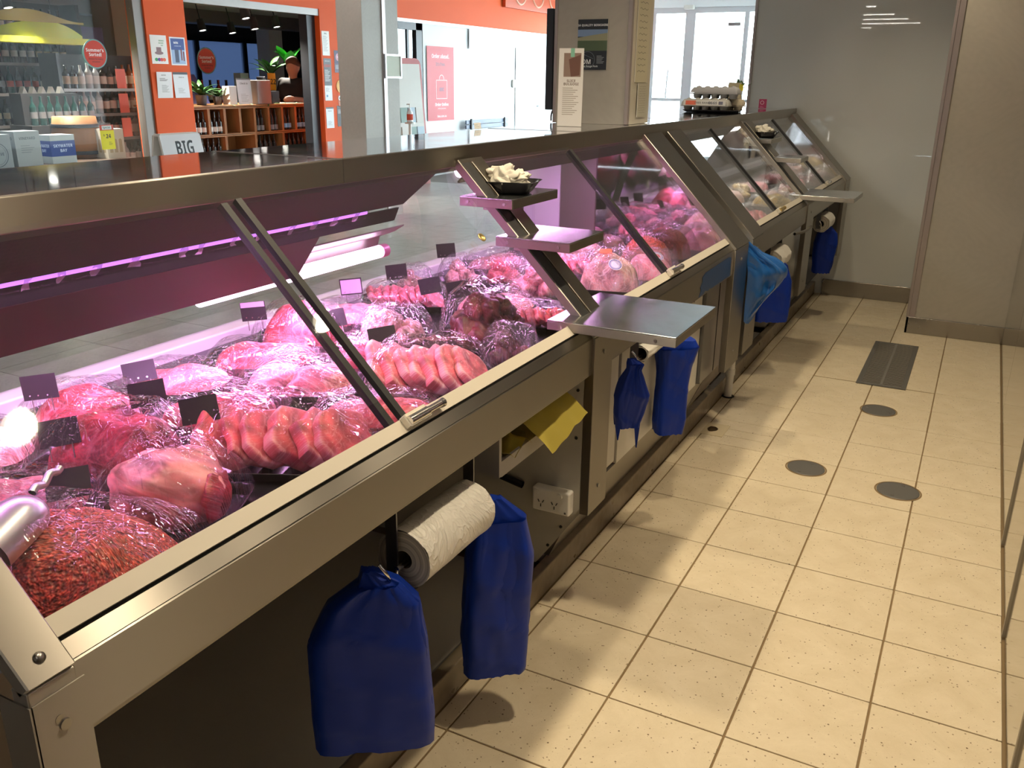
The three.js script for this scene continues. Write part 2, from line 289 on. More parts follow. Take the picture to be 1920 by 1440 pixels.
// ================================================================ COUNTER
// cross-section frame of the slanted service side: s runs up the slope from the rail, o is the distance off the glass plane
const A = [.095, .853], B = [-.362, 1.32], LS = Math.hypot(B[0] - A[0], B[1] - A[1]), U = [(B[0] - A[0]) / LS, (B[1] - A[1]) / LS], NN = [U[1], -U[0]];
const S = (s, o = 0) => [A[0] + U[0] * s + NN[0] * o, A[1] + U[1] * s + NN[1] * o];
const slab = (s0, s1, o0, o1, z0, z1, b = 0) => prism([S(s0, o0), S(s1, o0), S(s1, o1), S(s0, o1)], z0, z1, b);
const TOP = 1.324, XF = -.335, XB = -.715;

M.concrete = std({ name: 'worn plinth', color: C(.33, .28, .21), roughness: .8, roughnessMap: smudgeMap, map: dataTex(512, 128, (u, v) => { const g = .78 + per(u, v, 8) * .10 + per(u, v, 40, 3) * .07; return [g, g * .97, g * .92]; }) });
struct('baseboard_counter', [bx(-.085, -.05, 0, .088, -3.262, 3.6, .004)], M.concrete);
{ // continuous top
  const t = thing('steel_counter', 'long polished steel counter top with folded front edge over all cabinets', 'counter top');
  obj('top_plate', [bx(XB, XF, TOP - .03, TOP, -3.255, 3.4, .004)], M.steelPolish, t);
  obj('fascia', [bx(XF - .004, XF + .012, TOP - .054, TOP + .001, -3.25, 3.4, .003)], M.steel, t);
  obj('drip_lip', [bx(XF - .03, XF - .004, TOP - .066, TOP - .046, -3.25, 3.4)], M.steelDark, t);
  for (const z of [1.98, .62, -.75, -2.1]) obj('joint', [bx(XB + .002, XF + .0125, TOP + .0002, TOP + .0012, z - .001, z + .001), bx(XF + .0121, XF + .0126, TOP - .052, TOP, z - .001, z + .001)], M.screw, t);
}
// end-frame outline of a cabinet side (x, y), with the cut-back foot
const side = (grow = 0) => [[.095 + grow, .33], [.095 + grow, .853 + grow * .4], [B[0] + .04, 1.274 + grow], [-.70, 1.274], [-.98, .80], [-.98, .10], [-.075, .10]];
const frameFace = (z0, z1, o = .012) => [slab(-.004, .60, -.012, o, z0, z1, .002)];
const postFace = (z0, z1, y0 = .33) => [bx(.075, .103, y0, .852, z0, z1, .002)];

const DECK = .762;
const grilleTex = dataTex(64, 64, (u, v) => { const d = Math.hypot((u * 8 % 1) - .5, (v * 8 % 1) - .5); const c = d < .3 ? .25 : 1; return [c, c, c]; });
M.grille = std({ name: 'perforated brown grille', color: C(.014, .009, .009), roughness: .8, map: rep(grilleTex, 12, 12) });
M.tubeGlow = std({ name: 'pink tube glow', color: C(1, .9, 1), emissive: C(1, .62, .98), emissiveIntensity: 9, roughness: .4 });
M.ledGlow = std({ name: 'violet strip glow', color: C(.6, .3, .8), emissive: C(.62, .22, .95), emissiveIntensity: 1.3 });
M.whiteTube = std({ name: 'white tube glow', color: C(1, 1, 1), emissive: C(1, .92, .88), emissiveIntensity: 3 });
M.tape = phy({ name: 'clear tape', color: C(.8, .7, .85), transmission: .7, thickness: 0, roughness: .3 });

M.endMirror = phy({ name: 'polished end wall', color: C(.50, .48, .50), metalness: 1, roughness: .025 });
function cabinet(label, zN, zF, { seals, sealW, lap = .02, nearFrame, farFrame, wall, lamp, lamp2, strip, cover, panel, grilleOn = true, handleMat = M.chrome }) {
  const t = thing('display_cabinet', label, 'display cabinet', 'refrigerated display cabinets of the counter');
  // rail below the sliding doors
  obj('rail', [prism([[.095, .756], [.095, .851], [.0925, .853], [.06, .845], [.06, .756]], zF, zN)], M.steel, t);
  obj('rail_cap', [prism([[.0935, .8545], S(.027, 0), S(.027, -.012), [.07, .848]], zF, zN)], M.steel, t);
  obj('door_track', [slab(.027, .033, -.014, -.006, zF, zN)], M.blackMatte, t);
  obj('sill', [slab(.033, .060, -.014, .001, zF, zN, .001)], M.cream, t);
  obj('rail_lip', [bx(.05, .094, .750, .757, zF, zN)], M.steelDull, t);
  // display deck and inner shell
  obj('deck', [bx(-.95, .05, DECK - .02, DECK, zF, zN)], M.blackGloss, t);
  obj('front_well', [prism([[.06, .845], S(.05, -.014), [.02, DECK], [.05, DECK]], zF, zN)], M.lilacSteel, t);
  obj('back_ledge', [bx(-1.0, -.93, DECK - .03, DECK + .035, zF, zN, .006)], M.lilacSteel, t);
  obj('underside', [bx(-.98, .06, .725, DECK - .02, zF, zN)], M.steelDull, t);
  // customer-side curved glass
  const cg = grid(1, 14, (u, v) => { const a = v; const x = -.70 - .285 * Math.pow(a, .62), y = 1.29 - .50 * Math.pow(a, 1.25); return [x, y, zF + (zN - zF) * u]; });
  obj('customer_glass', cg, M.glass, t);
  // canopy under the top: perforated grille, strip light, lamp hood
  obj('canopy', [bx(-.70, -.58, 1.245, 1.292, zF, zN)], M.blackMatte, t);
  if (grilleOn) {
    obj('grille', [prism([[-.38, 1.262], [-.378, 1.256], [-.496, 1.160], [-.504, 1.166], [-.385, 1.266]], zF, zN)], M.grille, t);
    obj('valance', [prism([[-.518, 1.150], [-.510, 1.150], [-.528, 1.112], [-.536, 1.116]], zF, zN)], M.blackMatte, t);
  } else obj('grille', [prism([[-.352, 1.262], [-.347, 1.259], [-.392, 1.212], [-.397, 1.215]], zF, zN)], M.grille, t);
  if (strip) { obj('strip_light', [cyl(.005, strip[0] - strip[1], 'z', -.506, 1.155, (strip[0] + strip[1]) / 2, 10)], M.ledGlow, t);
    const sl = new THREE.RectAreaLight(CASE_PINK, POWER.strip, strip[0] - strip[1], .012); sl.name = 'strip_light_beam'; sl.position.set(-.4985, 1.1475, (strip[0] + strip[1]) / 2); sl.lookAt(-.4985 + .55, 1.1475 - .83, (strip[0] + strip[1]) / 2); sl.castShadow = true; t.add(sl);
    const r = rng(61); for (let k = 0; k < 16; k++) { const z = strip[1] + (strip[0] - strip[1]) * (k + .3 + r() * .5) / 16; const q = grid(2, 3, (u, v) => [-.496 - v * .014 + Math.sin(u * 3 + k) * .002, 1.160 - v * (.02 + r() * .004), z + (u - .5) * (.012 + r() * .012) + v * (r() - .5) * .01]); obj('tape_scrap', q, M.tape, t); } }
  if (cover) obj('lamp_hood', [prism([[-.534, 1.114], [-.528, 1.111], [-.610, 1.000], [-.618, 1.004]], cover[1], cover[0])], M.brown, t);
  // fixed end frames and posts
  const frames = [nearFrame, farFrame].filter(Boolean);
  for (const [a, b] of frames) {
    const f = obj('end_frame', [...frameFace(a, b)], M.steel, t);
    obj('post', postFace(a, b), M.steel, t);
    if (!wall?.includes(a)) { obj('frame_gasket', [slab(.03, .585, .0118, .0145, a - .045, a - .002, .001)], M.black, t); obj('frame_bead', [slab(.03, .585, .0118, .016, a - .060, a - .054, .001)], M.steel, t); }
    if (wall?.includes(a)) { const zw = a === 3.12 ? 3.067 : a === -.28 ? -.473 : a - .012; obj('end_wall', [prism(side(-.012), zw - .006, zw + .006)], M.endMirror, t); }
    else obj('end_board', [prism([[.075, .75], [.075, .33], [-.085, .10], [-.95, .10], [-.95, .75]], (a + b) / 2 - .008, (a + b) / 2 + .008)], M.greyPanel, t);
    obj('screw', [cyl(.006, .004, 'x', .104, .80, (a + b) / 2, 12), cyl(.006, .004, 'x', .104, .40, (a + b) / 2, 12)], M.screw, t);
  }
  // sliding glass doors
  const cuts = [zN, ...seals, zF];
  for (let i = 0; i + 1 < cuts.length; i++) {
    const d = new THREE.Group(); d.name = 'sliding_door'; t.add(d);
    const off = i % 2 ? -.010 : -.002, a = cuts[i] - (i ? -lap : .002), b = cuts[i + 1] + .002;
    obj('pane', [slab(.050, .60, off - .0025, off + .0025, b, a)], M.glass, d);
    if (i) obj('seal', [slab(.055, .585, -.016, -.002, a - sealW, a)], M.black, d);
    if (i + 2 < cuts.length) {
      obj('seal', [slab(.055, .585, -.006, .006, b, b + sealW)], M.black, d);
      const h = S(.047, .014), hz = b - .02;
      obj('handle', [cyl(.010, .062, 'z', h[0], h[1], hz + .006, 18), cyl(.0075, .05, 'z', h[0], h[1], hz - .05, 18), cyl(.0095, .008, 'z', h[0], h[1], hz - .078, 18)], handleMat, d);
      obj('handle_clip', [slab(.036, .062, .0, .016, hz - .03, hz + .04, .002)], M.alu, d);
    }
  }
  // lamp
  for (const one of [lamp, lamp2].filter(Boolean)) {
    const [a, b, x, y, mat, pow, col] = one;
    const l = new THREE.Group(); l.name = 'tube_lamp'; t.add(l);
    obj('tube', [cyl(.0185, a - b, 'z', x, y, (a + b) / 2, 16)], mat, l);
    obj('tube_cap', [cyl(.0200, .03, 'z', x, y, b - .012, 16)], std({ color: C(.55, .16, .30), roughness: .4 }), l);
    if (y < 1.15) obj('reflector', [prism([[x - .055, y - .012], [x - .052, y - .015], [x - .035, y + .035], [x + .02, y + .055], [x + .055, y + .075], [x + .055, y + .079], [x + .018, y + .059], [x - .039, y + .039]], b - .05, a + .03)], M.steelDull, l);
    const L = new THREE.RectAreaLight(col, pow, .05, a - b); L.name = 'tube_light'; L.position.set(x + .004, y - .0215, (a + b) / 2); L.rotation.set(-Math.PI / 2, 0, 0); L.castShadow = true; t.add(L);
  }
  if (panel) panel(t);
  return t;
}
const pinkLamp = (a, b, x = -.70, y = .968) => [a, b, x, y, M.tubeGlow, POWER.casePink, CASE_PINK];
const U1 = cabinet('nearest display cabinet with an open dark underside and the widest glass front', 3.06, 1.50, {
  seals: [2.31], sealW: .016, lap: .050, nearFrame: [3.12, 3.06], farFrame: [1.50, 1.37], wall: [3.12], lamp: pinkLamp(2.14, 1.42, -.64, 1.0), lamp2: pinkLamp(3.02, 2.22, -.625, 1.09), cover: [3.05, 1.83], strip: [3.04, 1.66],
});
const U2 = cabinet('display cabinet with white lower panels and one thin black glass seal', 1.37, .02, {
  seals: [.76], sealW: .020, farFrame: [.02, -.20], wall: [.02], lamp: pinkLamp(1.25, .15, -.46, 1.232), grilleOn: false,
  panel: (t) => {
    obj('lower_panel', [bx(.018, .030, .335, .742, 1.115, 1.37, .001)], M.whitePanel, t);
    obj('lower_panel', [bx(.024, .036, .325, .742, .22, 1.108, .001)], M.whitePanel, t);
    obj('apron', [bx(.03, .05, .33, .756, .02, .215, .001)], M.steelDark, t);
    obj('kick', [prism([[.02, .325], [.03, .32], [-.075, .088], [-.09, .095]], .02, 1.37)], M.steelDull, t);
    obj('cover_panel', [bx(-.86, -.685, DECK, 1.22, .014, .026)], M.lilacSteel, t);
    obj('cover_panel', [bx(-.683, -.52, DECK, 1.22, .014, .022)], M.steelDull, t);
    obj('vent_hole', [cyl(.004, .002, 'x', .0365, .70, .34, 10), cyl(.004, .002, 'x', .0365, .685, .34, 10)], M.blackMatte, t);
  },
});
const U3 = cabinet('display cabinet beyond the joint gap, with a brass coloured door handle', -.48, -1.60, {
  seals: [-.97], sealW: .012, nearFrame: [-.28, -.48], farFrame: [-1.60, -1.82], wall: [-.28], lamp: [-.6, -1.5, -.46, 1.232, M.whiteTube, POWER.caseWhite, LAMP_NEUTRAL], grilleOn: false, handleMat: M.brass,
});
const U4 = cabinet('farthest display cabinet, ending against the grey wall', -1.82, -3.05, {
  seals: [-2.42], sealW: .03, farFrame: [-3.05, -3.245], wall: [-3.05], lamp: [-1.9, -2.9, -.46, 1.232, M.whiteTube, POWER.caseWhite, LAMP_NEUTRAL], grilleOn: false,
});
// carcass parts behind the open undersides
for (const [t, a, b] of [[U1, 3.06, 1.5], [U2, 1.37, .02], [U3, -.48, -1.60], [U4, -1.82, -3.05]]) {
  obj('carcass_back', [bx(-.97, -.95, .09, .725, b, a)], M.greyPanel, t);
  obj('carcass_base', [bx(-.97, -.09, .06, .085, b, a)], M.greyPanel, t);
}
{ // inside the gap under the near cabinet: grey divider board, shelf with lip, conduit
  obj('divider_board', [prism([[.075, .752], [.075, .345], [-.09, .125], [-.95, .10], [-.95, .752]], 1.485, 1.499)], M.greyPanel, U1);
  obj('divider_screw', [[.058, .70], [.058, .56], [.05, .33], [-.02, .205], [.02, .275]].map(([x, y]) => cyl(.0045, .003, 'z', x, y, 1.5, 10)), M.blackMatte, U1);
  obj('tray_shelf', [bx(-.42, .03, .604, .612, 1.50, 1.90)], M.greyPanel, U1);
  obj('tray_shelf_lip', [bx(.03, .038, .600, .640, 1.50, 1.90)], M.greyPanel, U1);
  obj('tray_shelf_side', [bx(-.42, .038, .602, .74, 1.90, 1.912)], M.greyPanel, U1);
  obj('conduit', [tube([[-.45, .42, 1.508], [-.3, .415, 1.51], [-.18, .40, 1.51], [-.10, .385, 1.51]], .011)], M.blackGloss, U1);
}

// ================================================================ MEAT IN THE CASES
function marble(base, fat, amt, seed, fine) {
  return dataTex(384, 384, (u, v) => {
    const a = 1 - Math.abs(per(u, v, 7, seed) * 1.9), b = 1 - Math.abs(per(u, v, 19, seed + 5) * 2.0), g = per(u, v, 4, seed + 9), e = per(u, v, fine, seed + 2);
    let t = Math.max(0, a - .72) * 2.6 * amt + Math.max(0, b - .80) * 2.2 * amt + Math.max(0, g - .18) * 1.5 * amt; t = Math.min(.85, t);
    const k = 1 + g * .5 + e * .25;
    return [0, 1, 2].map((c) => (base[c] * k) * (1 - t) + fat[c] * t);
  });
}
const meatTex = {
  red: marble([.72, .25, .29], [.92, .70, .70], .75, 1, 46), deep: marble([.68, .20, .25], [.88, .60, .62], .5, 12, 46), pink: marble([.86, .50, .53], [.95, .82, .82], .8, 23, 40), lamb: marble([.82, .48, .50], [.92, .76, .76], .35, 61, 12),
  pale: marble([.82, .60, .54], [.93, .86, .80], .9, 34, 30), offal: marble([.36, .10, .12], [.62, .40, .40], .5, 45, 30), yellow: marble([.80, .66, .34], [.95, .90, .74], .9, 56, 30),
};
const minceTex = dataTex(384, 384, (u, v) => { const a = per(u, v, 60, 3), b = per(u, v, 34, 8), c = per(u, v, 90, 1); const t = Math.max(0, a) * .9 + Math.max(0, c) * .5; const k = .85 + b * .5 + c * .35; return [.74 * k + t * .18, .26 * k + t * .32, .19 * k + t * .28]; });
const minceBump = dataTex(384, 384, (u, v) => { const g = .5 + per(u, v, 60, 3) * .6 + per(u, v, 34, 8) * .5; return [g, g, g]; }, false);
const sliceTex = dataTex(256, 256, (u, v) => { const r = Math.hypot(u - .5, v - .5) * 2 + per(u, v, 6, 3) * .10, m = 1 - Math.abs(per(u, v, 11, 7) * 2.1); let t = Math.max(0, Math.min(1, (r - .90) * 8)) * .6 + Math.max(0, m - .80) * 1.8; t = Math.min(.7, t); const k = 1 + per(u, v, 5, 2) * .4; return [.74 * k * (1 - t) + .92 * t, .30 * k * (1 - t) + .74 * t, .33 * k * (1 - t) + .73 * t]; });
const mm = (t, c = C(1, 1, 1), extra = {}) => phy({ name: 'raw meat', map: t, color: c, roughness: .42, ...extra });
M.meat = Object.fromEntries(Object.entries(meatTex).map(([k, t]) => [k, mm(rep(t, 5, 5))]));
M.mince = phy({ name: 'minced meat', map: rep(minceTex, 4.5, 4.5), bumpMap: rep(minceBump, 4.5, 4.5), bumpScale: .0028, roughness: .45 });
M.slice = mm(sliceTex); M.slicePale = mm(sliceTex, C(1.25, 1.9, 1.9));
const wrinkle = dataTex(512, 512, (u, v) => { const a = 1 - Math.abs(per(u, v, 12, 3) * 2), b = 1 - Math.abs(per(u, v, 26, 8) * 2), s = 1 - Math.abs(Math.sin((u * 9 + per(u, v, 5, 1) * 2) * Math.PI)); const g = .45 * a ** 5 + .3 * b ** 4 + .25 * s ** 6 + per(u, v, 4, 4) * .3; return [g, g, g]; }, false);
M.film = phy({ name: 'clear plastic film', color: C(.985, .97, .975), transmission: 1, thickness: 0, roughness: .045, ior: 1.5, bumpMap: wrinkle, bumpScale: .005 });
M.filmMilky = phy({ name: 'creased plastic film', color: C(.96, .95, .97), transmission: .96, thickness: 0, roughness: .08, ior: 1.5, bumpMap: wrinkle, bumpScale: .011 });

const trayCache = {};
function trayGeo(w, d, h = .024) {
  return trayCache[[w.toFixed(3), d.toFixed(3), h]] ??= loft([rrect(w * .2, d * .2, .01, .002), rrect(w - .03, d - .03, .02, .002), rrect(w - .016, d - .016, .022, .006), rrect(w - .004, d - .004, .026, h - .002), rrect(w + .008, d + .008, .028, h), rrect(w + .009, d + .009, .028, h - .003), rrect(w - .001, d - .001, .026, h - .005), rrect(w - .014, d - .014, .022, .0035), rrect(w - .03, d - .03, .02, 0), rrect(w * .2, d * .2, .01, 0)], { cap0: true, cap1: true });
}
function domeGeo(w, d, h, seed, rough, fine = 0, nu = 34, nv = 26) {   // lumpy heap of meat with a flat base
  const g = grid(nu, nv, (u, v) => {
    const a = u * Math.PI * 2, r = v, ca = Math.cos(a), sa = Math.sin(a), q = Math.pow(Math.abs(ca) ** 3 + Math.abs(sa) ** 3, -1 / 3);
    const x = ca * q * r * w / 2, z = sa * q * r * d / 2;
    let y = h * Math.pow(Math.max(0, 1 - r ** 2.6), .62);
    y *= 1 + rough * (N3(x * 16 + seed, z * 16, seed) * .9 + (1 - Math.abs(N3(x * 9, z * 22 + seed, seed * 1.7)) * 2.4) * .35);
    if (fine) y += fine * N3(x * 130, z * 130, seed);
    return [x * (1 + rough * .25 * N3(a * 1.3, r * 3, seed)), Math.max(.001, y), z * (1 + rough * .25 * N3(a * 1.3 + 9, r * 3, seed))];
  });
  g.computeVertexNormals(); const p = g.attributes.position, uv = g.attributes.uv; { let len = []; for (let j = 0; j <= nv; j++) for (let i = 0; i <= nu; i++) { const k = j * (nu + 1) + i, b = k - nu - 1; len[k] = j ? len[b] + Math.hypot(p.getX(k) - p.getX(b), p.getY(k) - p.getY(b), p.getZ(k) - p.getZ(b)) : 0; const a = i / nu * Math.PI * 2; uv.setXY(k, Math.cos(a) * len[k] + seed, Math.sin(a) * len[k]); } } return flat(g);
}
function wrapGeo(w, d, h, seed) {
  return flat(grid(30, 22, (u, v) => {
    const a = u * 2 - 1, b = v * 2 - 1; const f = Math.pow(Math.max(0, 1 - Math.abs(a) ** 3.4), .55) * Math.pow(Math.max(0, 1 - Math.abs(b) ** 3.4), .55);
    const nz = N3(a * 2.2 + seed, b * 2.2, seed) * .16 + N3(a * 7, b * 7 + seed, seed) * .05;
    return [a * (w / 2 + .003), .020 + h * f * (1 + nz) + (1 - f) * .002, b * (d / 2 + .003)];
  }));
}
const sliceGeos = [0, 1, 2].map((k) => {
  const r = rng(300 + k), pts = Array.from({ length: 18 }, (_, i) => { const a = i / 18 * Math.PI * 2, q = 1 + N3(Math.cos(a) * 1.4 + k * 5, Math.sin(a) * 1.4, k) * .35; return new THREE.Vector2(Math.cos(a) * q, Math.sin(a) * q * .8); });
  const g = new THREE.ExtrudeGeometry(new THREE.Shape(pts), { depth: .16, bevelEnabled: true, bevelSize: .08, bevelThickness: .08, bevelSegments: 2, curveSegments: 6 }); g.translate(0, 0, -.08);
  const f = flat(g), p = f.attributes.position, uv = f.attributes.uv; for (let i = 0; i < p.count; i++) uv.setXY(i, p.getX(i) * .46 + .5, p.getY(i) * .5 + .5); return toCreasedNormals(f, .9);
});
function lumpGeo(rx, ry, rz, seed, rough = .2) { const g = new THREE.SphereGeometry(1, 22, 16), p = g.attributes.position; for (let i = 0; i < p.count; i++) { const x = p.getX(i), y = p.getY(i), z = p.getZ(i), q = 1 + rough * (N3(x * 1.7 + seed, y * 1.7, z * 1.7) * 1.2 + N3(x * 4, y * 4 + seed, z * 4) * .5); p.setXYZ(i, x * rx * q, y * ry * q, z * rz * q); } g.computeVertexNormals(); const uv = g.attributes.uv; for (let i = 0; i < uv.count; i++) uv.setXY(i, p.getX(i) + p.getY(i), p.getZ(i) - p.getY(i)); return flat(g); }

let packSeed = 1; const laid = [];
function pack(label, x, z, w, d, h, kind, mat, { y = DECK, turn = .5, film = M.film, group = 'wrapped meat trays in the cases', tray = true, name = 'meat_tray', n } = {}) {
  const seed = packSeed++ * 3.7, r = rng(900 + packSeed * 13);
  w *= .94; d *= .94; const t = thing(name, label, 'meat', group, [x, y + .0005, z], turn + (r() - .5) * .12); laid.push({ t, w: w + .01, d: d + .01, x0: x, z0: z, held: /sticker|beside the scoop|before the polished/.test(label) ? 0 : 1 });
  if (tray) obj('tray', trayGeo(w, d), M.blackGloss, t);
  const iw = w - .035, id = d - .035, y0 = tray ? .006 : 0;
  if (kind === 'heap') { const o = obj('meat', domeGeo(iw, id, h * .88, seed, .30), mat, t); o.position.y = y0; }
  else if (kind === 'flat') { // overlapping flat cuts
    const k = n ?? 4; for (let i = 0; i < k; i++) { const o = obj('cut', domeGeo(iw * .62, id * (.75 + r() * .2), h * (.62 + r() * .2), seed + i * 3, .22, 0, 22, 12), mat, t); o.position.set(iw * (-.2 + .4 * i / (k - 1)), y0 + h * .05 * i, (r() - .5) * .02); o.rotation.set((r() - .5) * .1, (r() - .5) * .5, .05 + r() * .1); } }
  else if (kind === 'mince') { const o = obj('mince', domeGeo(iw, id, h * .93, seed, .08, .004, 60, 44), mat, t); o.position.y = y0; }
  else if (kind === 'slices') { const k = n ?? 7, sc = Math.min(id * .52, h * .62); for (let i = 0; i < k; i++) { const o = obj('slice', sliceGeos[i % 3], mat, t); const k2 = .86 + r() * .26; o.scale.set(sc * k2, sc * (.9 + r() * .2), sc * (.8 + r() * .6)); const q = i / (k - 1); o.position.set(-iw * .36 + iw * .72 * q, y0 + sc * (.60 + (r() - .5) * .06), (r() - .5) * .012); o.rotation.set((r() - .5) * .2, Math.PI / 2 - .25 + (r() - .5) * .2, 0, 'YXZ'); o.rotateX(-.75); } }
  else if (kind === 'lumps') { const k = n ?? 7; for (let i = 0; i < k; i++) { const o = obj('piece', lumpGeo(w * .17, h * .30, d * .17, seed + i * 2.3, .3), mat, t); const a = i * 2.4, q = i ? .26 : 0; o.position.set(Math.cos(a) * w * q, y0 + h * (i < k * .65 ? .28 : .62), Math.sin(a) * d * q); if (i >= k * .65) { o.position.x *= .45; o.position.z *= .45; } o.rotation.set(r() * 3, r() * 3, r() * 3); } }
  else if (kind === 'joint') { const o = obj('meat', lumpGeo(w * .42, h * .52, d * .44, seed, .16), mat, t); o.position.y = h * .46; const e = obj('cut_face', lumpGeo(.02, h * .32, d * .28, seed + 4, .2), M.meat.deep, t); e.position.set(w * .37, h * .42, .02); }
  if (film) obj('film', wrapGeo(w, d, h, seed), film, t);
  return t;
}
const ms = M.meat, pk = (...a) => pack(...a);
// near cabinet
pk('tray of orange red minced beef heaped under film beside the scoop', -.165, 2.865, .38, .27, .12, 'mince', M.mince, { turn: .42 });
pk('rounded lamb leg with a dark cut end, wrapped, behind the mince', -.225, 2.625, .25, .20, .13, 'joint', ms.lamb, { tray: true });
pk('tray of dark red stewing meat behind the black price card', -.475, 2.535, .31, .21, .115, 'heap', ms.deep);
pk('large tray of thick red steaks with a bright curved highlight', -.195, 2.345, .38, .23, .125, 'slices', M.slice, { n: 6 });
pk('tray of pale pork cuts beside the tilted black card', -.685, 2.68, .30, .21, .075, 'flat', ms.pale);
pk('tray of red diced meat below the leaning card by the back ledge', -.715, 2.415, .27, .20, .085, 'heap', ms.red);
pk('tray of flat pink cuts along the back ledge of the near cabinet', -.70, 2.16, .28, .20, .06, 'flat', ms.pink);
pk('tray of flat rose cuts between dark diced meat and pink cuts', -.49, 2.27, .30, .20, .07, 'flat', ms.red);
pk('tray of thin red cuts behind the door seal', -.61, 1.965, .32, .20, .06, 'flat', ms.red);
pk('tray of thin pink slices in front of thin red cuts', -.415, 2.05, .31, .20, .07, 'flat', ms.pink);
pk('tall mound of red rump pieces beside the lilac topped card', -.70, 1.735, .28, .20, .115, 'heap', ms.red);
pk('tray of marbled steaks at the front below the dark offal pile', -.215, 1.845, .34, .21, .125, 'slices', M.slicePale, { n: 7 });
pk('tray of folded white tripe under shiny creased film', -.46, 1.545, .25, .20, .10, 'lumps', ms.pale, { film: M.filmMilky, n: 8 });
pk('pile of dark hearts and tongues in bags at the front', -.275, 1.475, .30, .23, .165, 'lumps', ms.offal, { n: 12 });
pk('bagged kidneys beside the dark offal pile near the post', -.10, 1.50, .17, .17, .10, 'lumps', ms.offal, { n: 5, film: M.filmMilky });
pk('tray of flat pink schnitzels in front of the lilac price card', -.80, 1.43, .28, .20, .06, 'flat', ms.pink);
pk('tray of bright pink chops before the shiny white bags', -.72, 1.15, .32, .21, .075, 'slices', M.slicePale, { n: 8 });
pk('small shiny white bag of poultry leaning on its twin', -.82, .93, .18, .16, .09, 'lumps', ms.pale, { film: M.filmMilky, n: 5 });
pk('larger shiny white bag of poultry beside the round sticker', -.72, .80, .20, .16, .10, 'lumps', ms.pale, { film: M.filmMilky, n: 5 });
pk('bag of red meat with an orange label corner near the post', -.60, .70, .20, .18, .10, 'lumps', ms.red, { film: M.filmMilky, n: 5 });
pk('tray of long flat pink belly behind the offal pile', -.47, 1.03, .30, .20, .055, 'flat', ms.pink);
pk('tray of pink cutlets half behind the slanted post', -.27, 1.11, .24, .19, .065, 'slices', M.slice, { n: 6 });
pk('tray of flat red cuts at the front edge before the handle', -.175, 2.10, .30, .20, .055, 'flat', ms.red);
pk('tray of rosy cuts behind the scoop', -.43, 2.80, .27, .20, .06, 'flat', ms.pink);
pk('tray of streaky pale bacon at the near end of the back ledge', -.80, 2.93, .27, .20, .06, 'flat', ms.pale);
pk('tray of red strips between rump mound and thin slices', -.50, 1.80, .22, .18, .07, 'heap', ms.red);
// second cabinet
pk('clear bag of pale meat with an orange and a round blue sticker', -.215, .60, .27, .21, .14, 'heap', ms.pale, { film: M.filmMilky, turn: .2 });
pk('clear bag of meat with a round red sticker', -.14, .37, .23, .18, .11, 'heap', ms.pink, { film: M.filmMilky, turn: .1 });
pk('bag of bright pink trimmings beside the slanted post', -.40, .78, .24, .19, .12, 'lumps', ms.pink, { film: M.filmMilky });
pk('tray of pink chops behind the stickered bags', -.46, .42, .30, .21, .08, 'slices', M.slicePale);
pk('tray of flat rosy cuts along the ledge of the panelled cabinet', -.74, .42, .28, .2, .07, 'flat', ms.pink);
pk('tray of pale cuts beside the white upright box', -.52, .15, .28, .2, .08, 'flat', ms.pale);
pk('big red mound of minced meat before the polished end wall', -.235, .145, .27, .20, .135, 'mince', M.mince, { turn: .15 });
pk('tray of rosy bones beside the big mince mound', -.42, .62, .22, .2, .09, 'lumps', ms.pink, { film: M.filmMilky, n: 6 });
// third cabinet
const far3 = [['tray of pale pink sliced ham', 'flat', 'pink'], ['tray of white fat trimmings', 'flat', 'pale'], ['tray of red smoked sausage pieces', 'heap', 'red'], ['tray of golden marinated chicken', 'lumps', 'yellow'], ['tray of white chicken portions', 'lumps', 'pale'], ['tray of dark red cured meat', 'flat', 'deep'], ['tray of rosy sliced pork', 'slices', 'pink'], ['tray of yellow crumbed cutlets', 'heap', 'yellow'], ['tray of light sliced poultry', 'flat', 'pale']];
far3.forEach(([l, k, m], i) => pk(l + ' in the cabinet with the brass handle', -.16 - (i % 3) * .27, -.68 - Math.floor(i / 3) * .30, .28, .22, .09 + (i % 2) * .02, k, k === 'slices' ? M.slicePale : ms[m], { turn: .15, film: i % 2 ? M.film : M.filmMilky, group: 'wrapped trays in the third cabinet' }));
const far4 = [['tray of green herb marinated meat', 'heap', 'yellow'], ['tray of pale schnitzels', 'flat', 'pale'], ['tray of white bagged poultry', 'lumps', 'pale'], ['tray of yellow kebab pieces', 'lumps', 'yellow'], ['tray of pink rissoles', 'lumps', 'pink'], ['tray of mild pink fillets', 'flat', 'pink']];
far4.forEach(([l, k, m], i) => pk(l + ' in the cabinet by the wall', -.18 - (i % 2) * .30, -2.02 - Math.floor(i / 2) * .36, .30, .24, .09, k, ms[m], { turn: .1, film: M.filmMilky, group: 'wrapped trays in the farthest cabinet' }));

